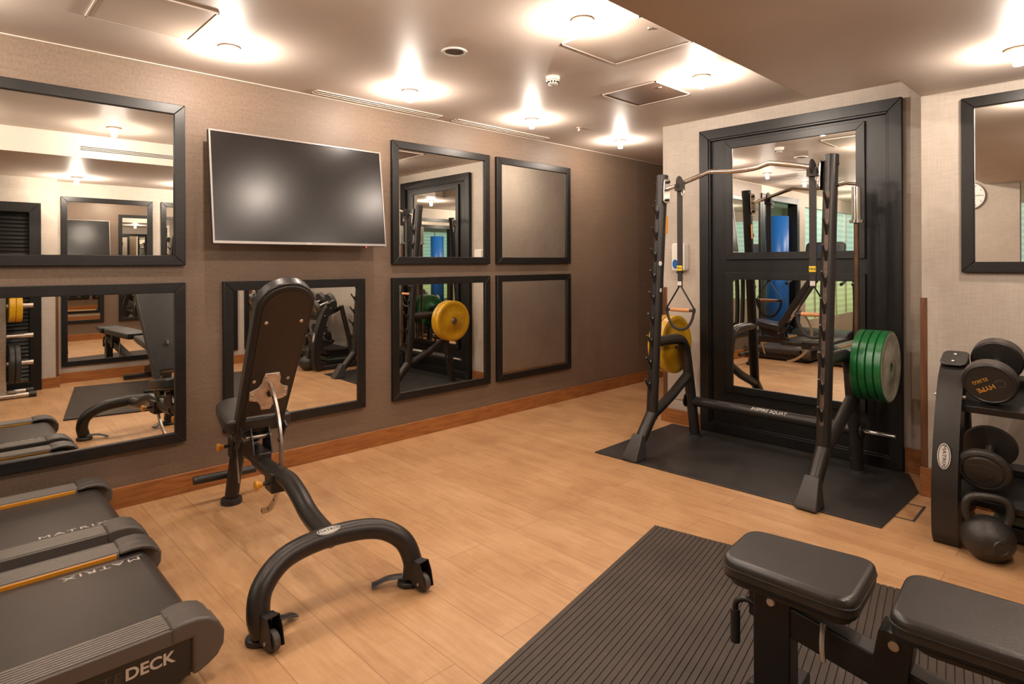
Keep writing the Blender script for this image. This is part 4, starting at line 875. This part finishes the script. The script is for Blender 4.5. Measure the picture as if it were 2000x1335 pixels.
# step platforms under the rack
for k, l in enumerate(['black step platform, bottom of the stack under the dumbbell rack', 'black step platform, middle of the stack under the dumbbell rack', 'black step platform, top of the stack under the dumbbell rack']):
    z = .012+k*.072
    t = thing('step_platform', l, 'step platform', (3.72, -.02, z), 0, 'stacked step platforms')
    bm = new(); prism(bm, rrect(.34, .96, .04), (3.74, .02, z+.045), (1, 0, 0), (0, 1, 0), (0, 0, .022)); part('top', bm, M['blackplastic'], t, bev=.004)
    bm = new(); prism(bm, rrect(.31, .93, .03), (3.74, .02, z), (1, 0, 0), (0, 1, 0), (0, 0, .047)); part('riser', bm, M['stepgreen'] if k == 1 else M['blackplastic'], t, bev=.004)
# ================================================================ FLAT BENCH
def flat_bench():
    t = thing('flat_bench', 'black padded weight bench with separate seat and back pads on the ribbed mat', 'weight bench', (1.742, .385, .013), .075)
    P = lambda n, bm, m, par=t, **k: part(n, bm, m, par, world=False, **k)
    zt = .468
    def pad(ol, nm):
        bm = new(); prism(bm, ol, (0, 0, zt-.062), (1, 0, 0), (0, 1, 0), (0, 0, .062)); p = P(nm, bm, M['leather'], bev=.016, seg=4)
        loop = [(a*1.0, b, zt-.020) for a, b in ol]; bm = new()
        cx = sum(a for a, b in ol)/len(ol); cy = sum(b for a, b in ol)/len(ol)
        tube(bm, [Vector((cx+(a-cx)*1.004, cy+(b-cy)*1.003, zt-.026)) for a, b in ol], .0026, 8, True); P('piping', bm, M['leather_side'], p)
        bm = new(); prism(bm, [(cx+(a-cx)*.86, cy+(b-cy)*.90) for a, b in ol], (0, 0, zt-.075), (1, 0, 0), (0, 1, 0), (0, 0, .013)); P('base_board', bm, M['board'], p)
    def trap(y0, w0, y1, w1, r, k=6):
        """rounded trapezoid from y0 (half width w0) to y1 (half width w1), counter-clockwise"""
        cs = [(w1, y1), (-w1, y1), (-w0, y0), (w0, y0)]; out = []
        for i, (cx, cy) in enumerate(cs):
            p0 = Vector(cs[i-1]); p1 = Vector((cx, cy)); p2 = Vector(cs[(i+1) % 4]); a = p1+(p0-p1).normalized()*r; b = p1+(p2-p1).normalized()*r
            for j in range(k+1):
                s = j/k; q = a*(1-s)**2+p1*2*s*(1-s)+b*s*s; out.append((q.x, q.y))
        return out
    pad(trap(.105, .145, .452, .120, .055), 'seat')
    pad(trap(-.92, .125, .040, .138, .055), 'backrest')
    bm = new(); box(bm, (-.038, .285, 0.0), (.038, .385, .368)); P('front_post', bm, M['black'], bev=.006)
    bm = new(); prism(bm, [(.40, .368), (.40, .285), (-.80, .03), (-.80, .115)], (-.032, 0, 0), (0, 1, 0), (0, 0, 1), (.064, 0, 0)); P('main_beam', bm, M['black'], bev=.005)
    bm = new(); prism(bm, [(.02, .20), (.10, .22), (.075, .372), (.025, .385), (.0, .36)], (-.045, 0, 0), (0, 1, 0), (0, 0, 1), (.090, 0, 0)); P('hinge_bracket', bm, M['black'], bev=.004)
    bm = new(); cyl(bm, (-.055, .040, .352), (.055, .040, .352), .012, 16); P('hinge_pin', bm, M['steel'])
    bm = new(); box(bm, (-.20, .30, 0), (.20, .37, .045)); P('front_foot', bm, M['black'], bev=.006)
    bm = new(); box(bm, (-.24, -.80, 0), (.24, -.73, .045)); P('rear_foot', bm, M['black'], bev=.006)
    bm = new(); prism(bm, [(.38, .0), (.46, .0), (.40, .09), (.38, .09)], (-.03, 0, 0), (0, 1, 0), (0, 0, 1), (.06, 0, 0)); P('foot_gusset', bm, M['black'], bev=.003)
    bm = new(); tube(bm, smooth_path([(-.028, .37, .318), (-.028, .41, .322), (-.030, .435, .305), (-.030, .438, .275)], 6), .0085, 12); h = P('carry_handle', bm, M['black'])
    bm = new(); tube(bm, [(-.030, .438, .285), (-.030, .438, .190)], .0135, 16); P('rubber_grip', bm, M['blackrubber'], h)
    bm = new(); tube(bm, smooth_path([(-.045, .20, .340), (-.075, .195, .30), (-.085, .19, .265)], 4), .007, 10); P('adjuster_lever', bm, M['steel'])
    bm = new()
    for y, z in ((.335, .06), (.335, .345), (.30, .10)): lathe(bm, [(0, .012), (.006, .010), (.007, 0)], (-.038, y, z), (-1, 0, 0), 14)
    P('bolts', bm, M['worn_silver'])
    bm = new(); prism(bm, rrect(.02, .20, .009), (-.036, -.27, .20), (0, 1, 0), (0, -.25, 1), (-.005, 0, 0)); P('adjuster_plate', bm, M['steel'])
flat_bench()

# ================================================================ PLATE TREE (seen in the mirror)
def plate_tree():
    x, y = .50, -.175
    t = thing('plate_tree', 'grey plate storage tree with black feet, reflected in the lower left mirror', 'plate rack', (x, y, 0))
    bm = new(); prism(bm, [(-.03, -.02), (.03, -.02), (.03, .02), (-.03, .02)], (x, y, .05), (1, 0, 0), (0, 1, 0), (0, 0, 1.05)); part('post', bm, M['steel'], t, bev=.005)
    for s in (-1, 1):
        bm = new(); tube(bm, [(x-.20, y+s*.125, .03), (x+.20, y+s*.125, .03)], .024, 12); part('base_foot', bm, M['steel'], t)
        bm = new(); cyl(bm, (x+.19, y+s*.125, .03), (x+.25, y+s*.125, .03), .030, 12); part('rubber_foot', bm, M['blackrubber'], t)
    bm = new(); box(bm, (x-.025, y-.125, .02), (x+.025, y+.125, .06)); part('base_bar', bm, M['steel'], t)
    for z in (.90, .60, .33):
        for s in (-1, 1):
            bm = new(); cyl(bm, (x+s*.03, y, z), (x+s*.24, y, z), .024, 20); part('peg', bm, M['steel'], t)
    return t
plate_tree()
def xplate(x, s, z, R, th, m, label, group):
    zc = z-.003; t = thing('weight_plate', label, 'weight plate', (x, -.175, zc-R), 0, group)
    bm = new(); lathe(bm, [(0, .027), (0, R*.45), (.003, R*.5), (.003, R*.8), (0, R*.84), (0, R-.005), (.004, R), (th-.004, R), (th, R-.005), (th, R*.84), (th-.003, R*.8), (th-.003, R*.5), (th, R*.45), (th, .027), (0, .027)], (x, -.175, zc), (s, 0, 0), 48); part('disc', bm, m, t)
    return t
g = 'plates on the storage tree'
xplate(.545, 1, .90, .16, .05, M['yellow'], 'yellow plate against the post of the plate tree', g); xplate(.597, 1, .90, .16, .05, M['yellow'], 'outer yellow plate on the plate tree', g)
xplate(.455, -1, .90, .15, .045, M['green'], 'green plate on the plate tree', g)
xplate(.545, 1, .33, .195, .042, M['blackrubber'], 'black plate against the post on the lowest peg', g); xplate(.589, 1, .33, .195, .042, M['blackrubber'], 'outer black plate on the lowest peg', g)

# ================================================================ ROLLED MATS (seen in the tall mirror)
t = thing('rolled_gym_mat', 'tall blue gym mat roll standing in the opening, seen in mirror', 'gym mat', (-.97, 3.985, 0))
bm = new(); pts = []
for k in range(70): a = k*.20; r = .07+.0088*a; pts.append((-.97+r*math.cos(a), 3.985+r*math.sin(a)))
inner = pts; th = []
A_ = [bm.verts.new((x, y, .0)) for x, y in inner]; B_ = [bm.verts.new((x, y, 2.02)) for x, y in inner]
for k in range(69): bm.faces.new((A_[k], A_[k+1], B_[k+1], B_[k]))
o = part('mat', bm, M['blue'], t); md = o.modifiers.new('thick', 'SOLIDIFY'); md.thickness = .018
